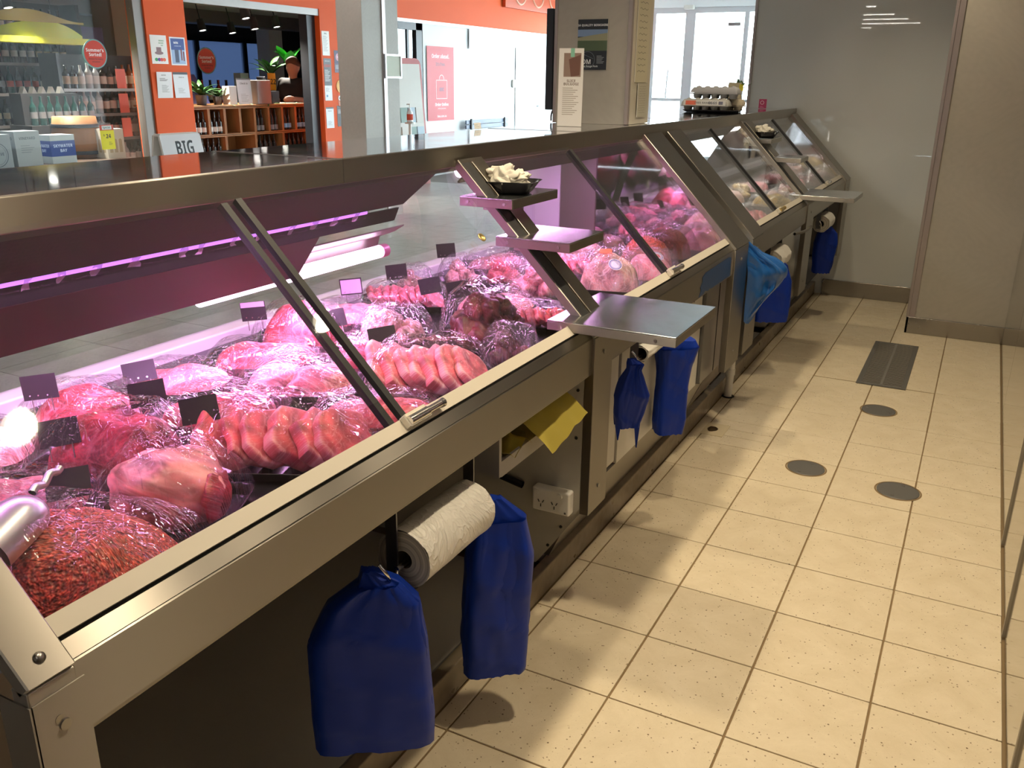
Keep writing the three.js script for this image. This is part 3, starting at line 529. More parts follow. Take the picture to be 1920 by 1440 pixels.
// settle the trays so that they lie beside each other on the deck
{ const axes = (p) => { const a = p.t.rotation.y; return [[Math.cos(a), -Math.sin(a)], [Math.sin(a), Math.cos(a)]]; };
  const reach = (p, n) => { const [u, v] = axes(p); return Math.abs(u[0] * n[0] + u[1] * n[1]) * p.w / 2 + Math.abs(v[0] * n[0] + v[1] * n[1]) * p.d / 2; };
  for (let it = 0; it < 160; it++) for (let i = 0; i < laid.length; i++) { const a = laid[i];
    for (let j = i + 1; j < laid.length; j++) { const b = laid[j], dx = b.t.position.x - a.t.position.x, dz = b.t.position.z - a.t.position.z; if (Math.hypot(dx, dz) > .5) continue;
      let best = 9, bn; for (const n of [...axes(a), ...axes(b)]) { const s = dx * n[0] + dz * n[1], o = reach(a, n) + reach(b, n) - Math.abs(s); if (o < best) { best = o; bn = s < 0 ? [-n[0], -n[1]] : n; } }
      if (best > 0) { const k = best * .6 / Math.max(1, a.held + b.held), ka = k * a.held, kb = k * b.held; a.t.position.x -= bn[0] * ka; a.t.position.z -= bn[1] * ka; b.t.position.x += bn[0] * kb; b.t.position.z += bn[1] * kb; } }
    if (!a.held) continue; const ex = reach(a, [1, 0]); a.t.position.x = Math.max(-.925 + ex, Math.min(.005 - ex, a.t.position.x)); a.t.position.x = Math.max(a.x0 - .07, Math.min(a.x0 + .07, a.t.position.x)); a.t.position.z = Math.max(a.z0 - .07, Math.min(a.z0 + .07, a.t.position.z)); } }

// stickers on the bags
function sticker(label, x, y, z, r, fill, kind, tilt) {
  const tex = canvasTex(128, 128, (c, w) => { c.fillStyle = kind === 'round' ? '#e8e8ee' : fill; c.fillRect(0, 0, w, w); if (kind === 'round') { c.strokeStyle = '#3a4a9a'; c.lineWidth = 9; c.beginPath(); c.arc(64, 64, 52, 0, 7); c.stroke(); c.fillStyle = fill; c.beginPath(); c.arc(64, 64, 28, 0, 7); c.fill(); c.lineWidth = 3; c.beginPath(); c.arc(64, 64, 40, 0, 7); c.stroke(); } });
  const g = kind === 'round' ? new THREE.CylinderGeometry(r, r, .0015, 28) : new THREE.BoxGeometry(r * 2, .0015, r * 1.5);
  const m = tag(obj('sticker', [g], std({ map: tex, roughness: .5 })), label, 'sticker'); m.position.set(x, y, z); m.rotation.set(tilt[0], tilt[1], tilt[2]);
}
sticker('orange rectangular sticker on the clear bag of pale meat', -.215, .918, .645, .022, '#ef5a1c', 'rect', [.35, .4, -.15]);
sticker('round blue and white inspection sticker on the clear bag', -.165, .880, .675, .025, '#d8dcea', 'round', [.75, .3, -.45]);
sticker('round sticker with a red centre on the bag by the seal', -.10, .872, .40, .023, '#c9302c', 'round', [.4, .2, -.5]);

// ---- price cards standing in the meat
const cardG = bx(-.036, .036, 0, .052, -.001, .001), pinG = [cyl(.0012, .03, 'y', -.02, -.012, 0, 6), cyl(.0012, .03, 'y', .02, -.012, 0, 6)];
M.card = phy({ name: 'black price card', color: C(.012, .010, .012), roughness: .6 });
M.cardFace = std({ name: 'lilac card face', color: C(.55, .42, .60), roughness: .5 });
function card(label, x, y, z, turn, tilt, lilac) {
  const t = thing('price_card', label, 'price card', 'black price cards in the meat', [x, y, z], turn); t.rotation.set(tilt, turn, .12, 'YXZ');
  obj('card', [cardG.clone()], M.card, t); obj('pin', pinG, M.screw, t);
  obj('peg', [[-.022, .010], [-.005, .009], [.014, .008]].map(([a, b]) => cyl(.0016, .003, 'z', a, b, .001, 8)), M.chrome, t);
  if (lilac) obj('price_strip', [lilac === 2 ? bx(-.033, .033, .004, .048, .001, .0016) : bx(-.034, .034, .038, .052, .001, .0016)], M.cardFace, t);
}
card('black price card against the back ledge by red diced meat', -.735, .850, 2.50, .55, -.15);
card('black price card between dark stewing meat and pale pork', -.525, .830, 2.615, .75, -.45);
card('black price card leaning before the flat rose cuts', -.52, .845, 2.41, .75, -.40);
card('black price card between stewing meat and thick steaks', -.345, .85, 2.435, .75, -.40);
card('wide black price card behind the scoop handle', -.345, .815, 2.735, .70, -.55);
card('low black price card lying by flat pink cuts at the ledge', -.71, .825, 2.27, .85, -.75);
card('black price card with a lilac top strip beside the rump mound', -.80, .850, 1.80, .40, -.08, 1);
card('price card with a full lilac face at the back of the near cabinet', -.80, .835, 1.36, .40, -.1, 2);
card('dark price card behind the small white poultry bag', -.79, .84, 1.12, .5, -.2);
card('tall dark price card beside the brown round sticker', -.80, .860, .78, .3, -.05);
card('dark price card between tripe and pink slices', -.60, .835, 1.70, .8, -.6);
card('dark price card standing behind the marbled steaks', -.36, .84, 1.80, .75, -.5);
card('slanted dark price card behind the offal pile', -.45, .85, 1.27, .8, -.5);
card('dark price card between chops and flat belly', -.60, .83, 1.20, .8, -.45);
{ const s = S(.40, .003); const t = tag(obj('vent_plug', [lathe([[.0001, 0], [.007, 0], [.008, .002], [.012, .003], [.012, 0]], 20)], M.brass), 'small round brass plug on the glass door near the shelves', 'plug'); t.position.set(-.155, 1.118, 1.655); t.rotation.z = -.78; }
{ // aluminium scoop lying on the mince
  const t = thing('meat_scoop', 'aluminium scoop with wavy grip lying on the minced beef', 'scoop', undefined, [-.205, .885, 2.915], 0); t.rotation.set(.10, .42, .05, 'YXZ');
  const rings = []; const arc = (rx, ry, z, th) => { const o = []; for (let i = 0; i <= 18; i++) { const a = Math.PI * (-.06 + 1.12 * i / 18); o.push([Math.cos(a) * rx, Math.sin(a) * ry, z]); } for (let i = 18; i >= 0; i--) { const a = Math.PI * (-.06 + 1.12 * i / 18); o.push([Math.cos(a) * (rx - th), Math.sin(a) * (ry - th), z]); } return o; };
  for (let k = 0; k <= 10; k++) { const q = k / 10; const b = q < .45 ? Math.pow(1 - (1 - q / .45) ** 2, .5) : 1; rings.push(arc(Math.max(.004, .042 * b), Math.max(.004, .040 * b), -.055 + .14 * q, .0018)); }
  obj('bowl', [loft(rings, { cap0: true, cap1: true })], phy({ color: C(.58, .57, .57), metalness: 1, roughness: .34 }), t);
  const w = []; for (let i = 0; i <= 8; i++) w.push([.0, .022 + Math.sin(i * 1.5) * .0035, -.052 - i * .0095]);
  const hg = tube(w, .0062, 8, 40); hg.translate(0, 0, 0); obj('handle', [hg], phy({ color: C(.55, .54, .54), metalness: 1, roughness: .38 }), t);
}

// ================================================================ THE BOTTLE SHOP ACROSS THE CORRIDOR
M.shopFloor = std({ name: 'shop floor', color: C(.36, .34, .32), roughness: .5 });
M.shopCeil = std({ name: 'dark shop ceiling', color: C(.55, .55, .53), roughness: .9 });
M.shopWall = std({ name: 'dark shop wall', color: C(.05, .05, .055), roughness: .8 });
M.shopWallWarm = std({ name: 'cream shop wall', color: C(.42, .37, .29), roughness: .8 });
const woodTex = dataTex(256, 256, (u, v) => { const g = .5 + per(u, v * .3, 6) * .3 + N3(u * 60, v * 3, 2) * .14; return [.62 * (.75 + g * .4), .43 * (.75 + g * .4), .25 * (.75 + g * .4)]; });
M.wood = std({ name: 'pine crate wood', map: woodTex, roughness: .6 });
struct('floor_shop', [bx(-13, -7.0, -.12, 0, -14, 1.5)], M.shopFloor);
struct('ceiling_shop', [bx(-13, -7.2, 2.5, 2.7, -14, 1.5)], M.shopCeil);
struct('wall_shop_back', [bx(-13.1, -13, 0, 3.2, -14, -12.2), bx(-13.1, -13, 0, 3.2, -7.4, 1.5), bx(-13.1, -13, 2.25, 3.2, -12.2, -7.4), bx(-13.1, -13, 0, .7, -12.2, -7.4)], M.shopWall);
struct('wall_shop_side', [bx(-13, -7.2, 0, 3.2, -14.1, -14), bx(-13, -7.2, 0, 3.2, 1.5, 1.6)], M.shopWall);
struct('trim_4', [bx(-7.19, -7.06, 0, 2.33, -6.16, -6.0)], M.darkFrame);
struct('trim_5', [bx(-7.06, -6.99, 2.25, 2.33, -6.16, -3.90)], M.greyFrame);
{ const w = struct('window_3', [bx(-7.10, -7.0, 0, 2.33, -3.36, -3.24, .004), bx(-7.10, -7.0, 0, .58, -3.24, 1.6), bx(-7.10, -7.0, 2.27, 2.33, -3.24, 1.6), bx(-7.08, -7.02, .58, 2.27, -.3, -.2), bx(-7.10, -7.0, .58, 2.3, 1.5, 1.62)], M.greyFrame);
  obj('pane', [bx(-7.055, -7.045, .58, 2.27, -3.24, 1.5)], M.glass, w); }
{ const w = struct('window_4', [bx(-13.08, -13.02, .7, .76, -12.2, -7.4), bx(-13.08, -13.02, 2.15, 2.25, -12.2, -7.4)], M.darkFrame);
  for (const z of [-12.2, -11.2, -9.9, -8.6, -7.5]) obj('mullion', [bx(-13.09, -13.01, .7, 2.25, z, z + .1)], M.darkFrame, w);
  obj('pane', [bx(-13.055, -13.045, .76, 2.15, -12.2, -7.4)], phy({ name: 'frosted glass', color: C(.085, .105, .15), transmission: .75, thickness: 0, roughness: .6 }), w); }
// flat print helper
function print(name, label, category, w, h, pos, rot, draw, px = 320, group) {
  const t = canvasTex(Math.round(px * w / Math.max(w, h)), Math.round(px * h / Math.max(w, h)), draw);
  const g = new THREE.BoxGeometry(w, h, .002);
  const plain = std({ color: C(.75, .75, .73), roughness: .6 }), face = std({ map: t, roughness: .5 });
  const m = new THREE.Mesh(g, [plain, plain, plain, plain, face, plain]); m.name = numbered(name); m.castShadow = m.receiveShadow = true; scene.add(m);
  m.position.set(...pos); m.rotation.set(...rot, 'YXZ'); return tag(m, label, category, group);
}
const FX = [0, Math.PI / 2, 0];   // facing +x
const lines = (c, x, y, w, n, s, col = '#777') => { c.fillStyle = col; for (let i = 0; i < n; i++) c.fillRect(x, y + i * s, w * (.6 + .4 * ((i * 37 % 10) / 10)), Math.max(1, s * .35)); };
const txt = (c, s, x, y, size, col, font = 'bold') => { c.fillStyle = col; c.font = `${font} ${size}px sans-serif`; c.textAlign = 'center'; c.textBaseline = 'middle'; c.fillText(s, x, y); };
const fillBg = (c, w, h, col) => { c.fillStyle = col; c.fillRect(0, 0, w, h); };
// notices on the first orange pillar (z -3.90..-3.36)
print('notice', 'white bucket hat giveaway notice on the orange pillar', 'poster', .215, .285, [-6.978, 1.755, -3.50], FX, (c, w, h) => { fillBg(c, w, h, '#f2f2f0'); txt(c, 'BONUS', w * .68, h * .19, 22, '#2f8a4a'); txt(c, 'BUCKET', w * .66, h * .27, 20, '#2f8a4a'); txt(c, 'HAT', w * .70, h * .35, 18, '#2f8a4a'); c.fillStyle = '#8a6a70'; c.beginPath(); c.ellipse(w * .48, h * .62, w * .26, h * .06, 0, 0, 7); c.fill(); c.fillRect(w * .33, h * .42, w * .3, h * .18); [['#3aa05a', .28], ['#6a3a9a', .45], ['#d83a3a', .6], ['#e8643a', .76]].forEach(([k, q]) => { c.fillStyle = k; c.beginPath(); c.ellipse(w * q, h * .85, w * .1, h * .06, 0, 0, 7); c.fill(); }); });
print('notice', 'blue wine prize poster on the orange pillar', 'poster', .215, .285, [-6.978, 1.745, -3.755], FX, (c, w, h) => { fillBg(c, w, h, '#e9edf5'); c.fillStyle = '#2e4f9e'; c.fillRect(w * .07, h * .05, w * .86, h * .45); c.fillStyle = '#9db8dd'; c.fillRect(w * .07, h * .45, w * .86, h * .5); txt(c, 'WIN', w * .4, h * .2, 34, '#fff'); txt(c, 'a summer trip', w * .5, h * .31, 15, '#dfe8ff'); c.fillStyle = '#3a4a70'; c.fillRect(w * .28, h * .45, w * .25, h * .45); c.fillStyle = '#7a2a30'; c.fillRect(w * .66, h * .42, w * .08, h * .4); c.fillRect(w * .8, h * .5, w * .08, h * .34); });
print('notice', 'curled white letter notice on the orange pillar', 'notice', .205, .265, [-6.972, 1.40, -3.52], [0.06, Math.PI / 2, 0], (c, w, h) => { fillBg(c, w, h, '#eceef0'); txt(c, 'NOTICE', w * .45, h * .12, 20, '#555'); lines(c, w * .18, h * .24, w * .6, 3, 14, '#444'); lines(c, w * .3, h * .5, w * .5, 8, 12, '#999'); });
print('notice', 'white check in notice with dark header on the orange pillar', 'notice', .205, .265, [-6.974, 1.40, -3.75], [-0.04, Math.PI / 2, 0], (c, w, h) => { fillBg(c, w, h, '#e6eaf0'); c.fillStyle = '#3b3f46'; c.fillRect(0, 0, w, h * .09); txt(c, 'Check in', w * .55, h * .2, 22, '#555'); lines(c, w * .25, h * .62, w * .5, 5, 14, '#aaa'); });
// notices on the second pillar (z -6.66..-6.16)
const pn = (label, z, y, w, h, draw) => print('notice', label, 'poster', w, h, [-6.978, y, z], FX, draw);
pn('white menu sheet at the top of the far orange pillar', -6.26, 1.92, .15, .30, (c, w, h) => { fillBg(c, w, h, '#ecebe6'); txt(c, 'BBQ', w / 2, h * .1, 26, '#555'); lines(c, w * .14, h * .2, w * .7, 16, 13, '#aaa'); });
pn('purple poster with a pale burst on the far orange pillar', -6.50, 1.70, .16, .28, (c, w, h) => { fillBg(c, w, h, '#4a3a58'); c.fillStyle = '#2a1f50'; c.fillRect(0, 0, w, h * .58); c.fillStyle = '#c98aa0'; c.beginPath(); c.arc(w / 2, h * .3, w * .3, 0, 7); c.fill(); txt(c, '15', w / 2, h * .3, 40, '#fff'); lines(c, w * .12, h * .66, w * .7, 4, 16, '#bbb'); });
pn('grey price list on the far orange pillar', -6.27, 1.565, .155, .34, (c, w, h) => { fillBg(c, w, h, '#55535a'); txt(c, 'SPECIALS', w / 2, h * .1, 22, '#bbb'); c.fillStyle = '#9a3a34'; c.fillRect(w * .1, h * .22, w * .8, h * .1); lines(c, w * .1, h * .42, w * .75, 9, 16, '#d8d8d8'); });
{ const t = tag(obj('round_sign', [cyl(.085, .004, 'x', 0, 0, 0, 32)], std({ color: C(.78, .36, .02), roughness: .5 })), 'round amber sticker on the far orange pillar', 'sticker'); t.position.set(-6.976, 1.385, -6.52); obj('print', [cyl(.055, .005, 'x', .0005, 0, 0, 28)], std({ color: C(.88, .50, .08), roughness: .5 }), t); }
pn('white sheet with small print below the grey price list', -6.265, 1.30, .15, .19, (c, w, h) => { fillBg(c, w, h, '#e2e6ea'); lines(c, w * .12, h * .15, w * .6, 5, 18, '#888'); c.fillStyle = '#4a90b8'; c.fillRect(w * .2, h * .62, w * .2, h * .14); });
pn('small round white licence sticker with a yellow tail', -6.50, 1.20, .075, .15, (c, w, h) => { fillBg(c, w, h, '#c8531c'); c.fillStyle = '#e8eaec'; c.beginPath(); c.arc(w / 2, h * .28, w * .42, 0, 7); c.fill(); c.fillStyle = '#3f6f5f'; c.beginPath(); c.arc(w / 2, h * .28, w * .2, 0, 7); c.fill(); c.fillStyle = '#c88a6a'; c.fillRect(w * .3, h * .6, w * .4, h * .3); });
pn('white check in sheet low on the far orange pillar', -6.27, .985, .16, .27, (c, w, h) => { fillBg(c, w, h, '#e4e8ec'); c.fillStyle = '#444'; c.fillRect(0, 0, w, h * .07); txt(c, 'Check in', w / 2, h * .18, 22, '#555'); lines(c, w * .2, h * .66, w * .6, 5, 14, '#aaa'); });
pn('dark sausage poster low on the far orange pillar', -6.50, 1.0, .15, .27, (c, w, h) => { fillBg(c, w, h, '#3c3a3e'); lines(c, w * .12, h * .2, w * .6, 3, 22, '#cfcfcf'); c.fillStyle = '#c8b0a4'; c.fillRect(w * .55, h * .48, w * .2, h * .35); c.fillStyle = '#b0382e'; c.fillRect(w * .55, h * .58, w * .2, h * .12); });
// orange poster stand elements along the white wall
print('banner', 'tall red order ahead banner on the white mall wall', 'poster', .80, 1.12, [-6.985, 1.42, -9.10], FX, (c, w, h) => { fillBg(c, w, h, '#c8323e'); txt(c, 'Order ahead.', w / 2, h * .13, 74, '#f6e6e6'); txt(c, "It's free.", w / 2, h * .235, 62, '#5a2440'); c.strokeStyle = '#f0d0d2'; c.lineWidth = 9; c.strokeRect(w * .33, h * .45, w * .4, h * .25); c.beginPath(); c.arc(w * .53, h * .44, w * .085, Math.PI, 0); c.stroke(); txt(c, 'BBC', w * .53, h * .575, 64, '#4a3868'); txt(c, 'Order Online', w * .53, h * .78, 58, '#f6e6e6'); txt(c, 'before you arrive', w * .53, h * .835, 26, '#f0cccc'); txt(c, 'bws.com.au', w * .53, h * .94, 44, '#f6e0e0'); }, 1000);
print('wall_sign', 'small white sign board on the white mall wall', 'sign', .36, .30, [-6.97, 2.13, -10.16], FX, (c, w, h) => { fillBg(c, w, h, '#e9eef0'); lines(c, w * .1, h * .2, w * .7, 5, 22, '#c4cace'); });
{ // brochure stand
  const t = thing('brochure_stand', 'tall white brochure stand with a rounded red top by the dark door', 'display stand', undefined, [-6.52, 0, -7.62], Math.PI / 2 - .25);
  const sh = new THREE.Shape(); sh.moveTo(-.27, 0); sh.lineTo(.27, 0); sh.lineTo(.27, 1.66); sh.quadraticCurveTo(.27, 1.78, .15, 1.78); sh.lineTo(-.15, 1.78); sh.quadraticCurveTo(-.27, 1.78, -.27, 1.66); sh.lineTo(-.27, 0);
  const g = new THREE.ExtrudeGeometry(sh, { depth: .03, bevelEnabled: false }); const b = obj('board', [g], std({ color: C(.62, .22, .22), roughness: .5 }), t); b.rotation.x = -.1;
  const f = obj('poster_face', [bx(-.235, .235, .2, 1.70, .031, .036)], M.whitePlastic, t); f.rotation.x = -.1;
  for (let r = 0; r < 3; r++) for (let q = 0; q < 3; q++) { const p = obj('brochure', [bx(-.22 + q * .15, -.09 + q * .15, .35 + r * .27, .56 + r * .27, .04, .055)], std({ color: [C(.5, .62, .7), C(.75, .72, .66), C(.3, .42, .38)][(r + q) % 3], roughness: .5 }), t); p.rotation.x = -.1; }
}
{ const t = thing('sanitiser_bottle', 'clear hand sanitiser pump bottle with a red label', 'bottle', undefined, [-6.25, .0, -7.10]); 
  obj('stand', [cyl(.10, .02, 'y', 0, .01, 0, 24), cyl(.02, .9, 'y', 0, .46, 0, 12), cyl(.07, .02, 'y', 0, .91, 0, 20)], M.whitePlastic, t);
  obj('bottle', [at(lathe([[.0001, 0], [.04, 0], [.042, .02], [.042, .13], [.018, .16], [.016, .19]], 18), 0, .92, 0)], phy({ color: C(.85, .9, .92), roughness: .2 }), t); obj('label', [cyl(.0425, .08, 'y', 0, .99, 0, 18)], std({ color: C(.65, .10, .06) }), t); obj('pump', [cyl(.006, .05, 'y', 0, 1.13, 0, 8), bx(-.045, .01, 1.15, 1.165, -.008, .008)], M.whitePlastic, t); }
{ const t = thing('bench', 'dark slatted bench seat along the white mall wall', 'bench', undefined, [-6.62, 0, -10.5]);
  for (let k = 0; k < 4; k++) obj('seat_slat', [bx(-.22 + k * .12, -.12 + k * .12, .44, .47, -.75, .75, .006)], M.darkFrame, t);
  for (let k = 0; k < 2; k++) obj('back_slat', [bx(-.30, -.275, .70 + k * .075, .765 + k * .075, -.75, .75, .005)], std({ color: C(.10, .14, .22), roughness: .35 }), t);
  for (const z of [-.6, .6]) { obj('leg', [bx(-.22, .24, 0, .44, z - .025, z + .025)], M.darkFrame, t); obj('upright', [bx(-.275, -.25, .44, .86, z - .02, z + .02)], M.darkFrame, t); } }
{ const t = thing('sport_pennant', 'dark banner with red checks hanging inside the glass door', 'banner', undefined, [-7.2, 1.35, -8.2]);
  obj('cloth', [grid(8, 6, (u, v) => [Math.sin(u * 9) * .02, v * .48, .22 - u * .44])], std({ color: C(.06, .05, .06), roughness: .7 }), t);
  for (let k = 0; k < 5; k++) for (let j = 0; j < 2; j++) if ((k + j) % 2) obj('check', [bx(.026, .03, .36 + j * .06, .42 + j * .06, .20 - k * .085, .20 - k * .085 - .08)], std({ color: C(.65, .10, .05), roughness: .7 }), t); }

// mall column with framed notice
{ const c = struct('column_mall', [bx(-5.33, -5.0, 0, 3.3, -4.80, -4.40, .004)], M.columnWhite); obj('cladding_strip', [bx(-5.0, -4.985, 0, 3.3, -4.80, -4.74)], M.corner, c); obj('cladding', [bx(-5.33, -5.0, 0, 3.3, -5.05, -4.80, .003)], M.columnWhite, c); }
{ const t = thing('framed_notice', 'small framed pale notice on the mall column', 'picture frame', undefined, [-4.978, 1.62, -4.91], Math.PI / 2);
  obj('frame', [bx(-.155, .155, .105, .125, -.01, .008), bx(-.155, .155, -.125, -.105, -.01, .008), bx(-.155, -.135, -.105, .105, -.01, .008), bx(.135, .155, -.105, .105, -.01, .008)], M.silverFrame, t); obj('sheet', [bx(-.135, .135, -.105, .105, -.006, -.002)], std({ color: C(.62, .65, .52), roughness: .6 }), t); }

// ---- window stickers (two round summer stickers)
function roundSticker(label, x, y, z, r) {
  const t = thing('round_window_sticker', label, 'sticker', 'round red summer stickers', [x, y, z], Math.PI / 2);
  obj('rim', [cyl(r * 1.10, .003, 'z', 0, 0, 0, 40)], std({ color: C(.20, .42, .42), roughness: .5 }), t);
  const tex = canvasTex(256, 256, (c, w, h) => { fillBg(c, w, h, '#d8412f'); txt(c, "Summer's", 128, 92, 44, '#fff'); txt(c, 'Sorted!', 128, 134, 44, '#fff'); txt(c, 'Drinks for every', 128, 176, 22, '#5a1410'); txt(c, 'occasion', 128, 202, 22, '#5a1410'); });
  const g = new THREE.CircleGeometry(r, 40); const m = obj('print', [g], std({ map: tex, roughness: .5 }), t); m.position.z = .0025;
}
roundSticker('round red summer sticker on the big shop window', -7.035, 1.69, -2.75, .125);
roundSticker('round red summer sign hanging inside the shop opening', -9.5, 1.71, -6.62, .17);
// ---- shelves with bottles
const bottleProfile = (r, h, neck, sh) => [[.0001, 0], [r * .96, 0], [r, .006], [r, h * sh], [r * .93, h * (sh + .05)], [neck * 1.2, h * (sh + .16)], [neck, h * (sh + .22)], [neck, h * .97], [neck * 1.15, h * .975], [neck * 1.1, h], [.0001, h]];
const gb = { beer: lathe(bottleProfile(.031, .235, .013, .52), 12), wine: lathe(bottleProfile(.038, .31, .014, .60), 12), spirit: lathe(bottleProfile(.042, .27, .015, .62), 12) };
M.btl = { dark: phy({ name: 'dark bottle glass', color: C(.016, .013, .010), roughness: .12 }), green: phy({ name: 'green bottle glass', color: C(.012, .05, .045), roughness: .12 }), clear: phy({ name: 'pale bottle glass', color: C(.42, .45, .45), roughness: .1 }), amber: phy({ name: 'amber bottle glass', color: C(.22, .08, .02), roughness: .12 }), red: phy({ name: 'red bottle glass', color: C(.35, .03, .02), roughness: .12 }) };
M.lab = { white: std({ color: C(.66, .64, .60), roughness: .6 }), grey: std({ color: C(.22, .22, .23), roughness: .6 }), blue: std({ color: C(.16, .42, .72), roughness: .6 }), cream: std({ color: C(.55, .45, .30), roughness: .6 }), red: std({ color: C(.55, .10, .07), roughness: .6 }) };
const labG = { beer: flat(new THREE.CylinderGeometry(.0316, .0316, .05, 12, 1, true)), wine: flat(new THREE.CylinderGeometry(.0386, .0386, .07, 12, 1, true)), spirit: flat(new THREE.CylinderGeometry(.0427, .0427, .09, 12, 1, true)) };
const protoB = {};
function bottle(label, group, kind, glass, lab, x, y, z, s = 1, lift = .07) {
  const key = kind + glass + lab + lift; let t;
  if (protoB[key]) { t = protoB[key].clone(); t.name = numbered('bottle'); t.userData = {}; scene.add(t); tag(t, label, 'bottle', group); }
  else { t = thing('bottle', label, 'bottle', group); obj('glass', gb[kind], M.btl[glass], t); if (lab) { const l = obj('label', labG[kind], M.lab[lab], t); l.position.y = lift; } protoB[key] = t; }
  t.position.set(x, y, z); t.scale.setScalar(s); t.rotation.y = (x * 7 + z * 13) % 6; return t;
}
function gondola(label, x, z0, z1, levels, depth) {
  const t = thing('bottle_shelf', label, 'shelf', 'bottle shop shelving', [0, 0, 0]);
  obj('back', [bx(x - depth - .02, x - depth, 0, levels.at(-1) + .38, z0, z1)], M.shopWall, t);
  for (const y of levels) { obj('shelf', [bx(x - depth, x, y - .025, y, z0, z1)], M.darkFrame, t); obj('ticket_strip', [bx(x, x + .006, y - .03, y + .004, z0, z1)], M.greyFrame, t); }
  for (const z of [z0, z1]) obj('upright', [bx(x - depth, x + .01, 0, levels.at(-1) + .38, z - .02, z + .02)], M.darkFrame, t);
}
gondola('dark wall shelving full of spirits behind the shop window', -8.42, -4.75, -3.35, [.45, .78, 1.06, 1.34], .3);
gondola('long shelving with wine bottles at the back of the window view', -9.6, -4.6, -2.2, [.9, 1.27, 1.62, 1.95], .32);
{ const r = rng(8), looks = [['spirit', 'clear', 'white'], ['spirit', 'dark', 'white'], ['spirit', 'amber', 'cream'], ['spirit', 'red', 'cream'], ['spirit', 'dark', 'cream']];
  [[.45, 3, 'low'], [.78, 3, 'red'], [1.06, 2, 'middle'], [1.34, 1, 'top']].forEach(([y, o, nm], j) => { for (let k = 0; k < 13; k++) { const L = looks[(o + Math.floor(k / 3) + j) % 5]; bottle({ low: 'spirit bottle on the bottom shelf of the dark wall shelving', red: 'spirit bottle on the second lowest shelf of the dark wall shelving', middle: 'spirit bottle on the middle shelf of the dark wall shelving', top: 'spirit bottle on the top shelf of the dark wall shelving' }[nm], 'spirit bottles on the ' + nm + ' shelf', ...L, -8.54, y, -3.42 - k * .098, .92 + r() * .12, .10); } });
  [[.9, 'low'], [1.27, 'middle'], [1.62, 'upper'], [1.95, 'top']].forEach(([y, nm], j) => { for (let k = 0; k < 20; k++) bottle('wine bottle on the ' + nm + ' shelf of the long shelving', 'wine bottles on the ' + nm + ' shelf', 'wine', k % 5 === 2 ? 'green' : 'dark', ['red', 'white', 'cream', 'grey'][(Math.floor(k / 4) + j) % 4], -9.75, y, -2.3 - k * .112, 1, .11); }); }
for (const y of [.78, 1.06, 1.34]) { const g = tag(obj('shelf_flag', [bx(-8.41, -8.402, y + .005, y + .225, -4.22, -4.09)], std({ color: C(.70, .12, .08), roughness: .5 })), 'red specials flag on the ' + (y < 1 ? 'lower' : y < 1.2 ? 'middle' : 'top') + ' shelf of spirits', 'sign'); }
// display goods in the window
const carton = (label, x, y, z, w, h, d, draw, turn = 0) => { const t = canvasTex(256, Math.round(256 * h / d), draw), s = std({ color: C(.30, .36, .42), roughness: .7 }), m = new THREE.Mesh(new THREE.BoxGeometry(w, h, d), [std({ map: t, roughness: .6 }), s, s, s, std({ map: t, roughness: .6 }), s]); m.name = numbered('carton'); m.castShadow = m.receiveShadow = true; m.position.set(x, y + h / 2, z); m.rotation.y = turn; scene.add(m); return tag(m, label, 'box', 'cartons in the shop window'); };
{ const t = thing('window_bench', 'low dark display plinth inside the shop window', 'display stand'); obj('plinth', [bx(-7.9, -7.12, 0, .64, -3.2, .9, .006)], M.shopWall, t); obj('plinth_top', [bx(-7.92, -7.11, .64, .66, -3.2, .9, .004)], std({ color: C(.14, .10, .08), roughness: .4 }), t); }
carton('white and blue wine carton in the shop window', -7.30, .66, -2.36, .22, .27, .27, (c, w, h) => { fillBg(c, w, h, '#b9c6cc'); c.fillStyle = '#2a4a9a'; c.fillRect(0, h * .2, w, h * .55); txt(c, 'SKYWATER', w / 2, h * .38, 40, '#cfe0ff'); txt(c, 'BAY', w / 2, h * .55, 40, '#cfe0ff'); });
carton('grey wine carton with a round crest in the shop window', -7.30, .66, -1.66, .24, .30, .30, (c, w, h) => { fillBg(c, w, h, '#9aa6ae'); c.strokeStyle = '#4a5a66'; c.lineWidth = 5; c.beginPath(); c.arc(w * .5, h * .6, w * .36, 0, 7); c.stroke(); c.lineWidth = 2; c.beginPath(); c.arc(w * .5, h * .6, w * .30, 0, 7); c.stroke(); txt(c, 'RESERVE', w * .5, h * .58, 30, '#55636c'); });
carton('plain grey wine carton beside the crested carton', -7.30, .66, -1.99, .22, .32, .26, (c, w, h) => { fillBg(c, w, h, '#a7b2b8'); txt(c, 'VINEYARD', w / 2, h * .2, 34, '#5b6870'); lines(c, w * .2, h * .4, w * .6, 4, 20, '#8a969c'); });
carton('white wine carton with arches near the window frame', -7.35, .66, -3.02, .22, .30, .22, (c, w, h) => { fillBg(c, w, h, '#c5c0b4'); c.fillStyle = '#a89a80'; for (let k = 0; k < 3; k++) { c.beginPath(); c.arc(w * (.22 + k * .28), h * .4, w * .09, Math.PI, 0); c.fill(); c.fillRect(w * (.13 + k * .28), h * .4, w * .18, h * .4); } });
carton('dark red carton lying in the shop window', -7.55, .66, -2.0, .2, .1, .4, (c, w, h) => { fillBg(c, w, h, '#5a1624'); });
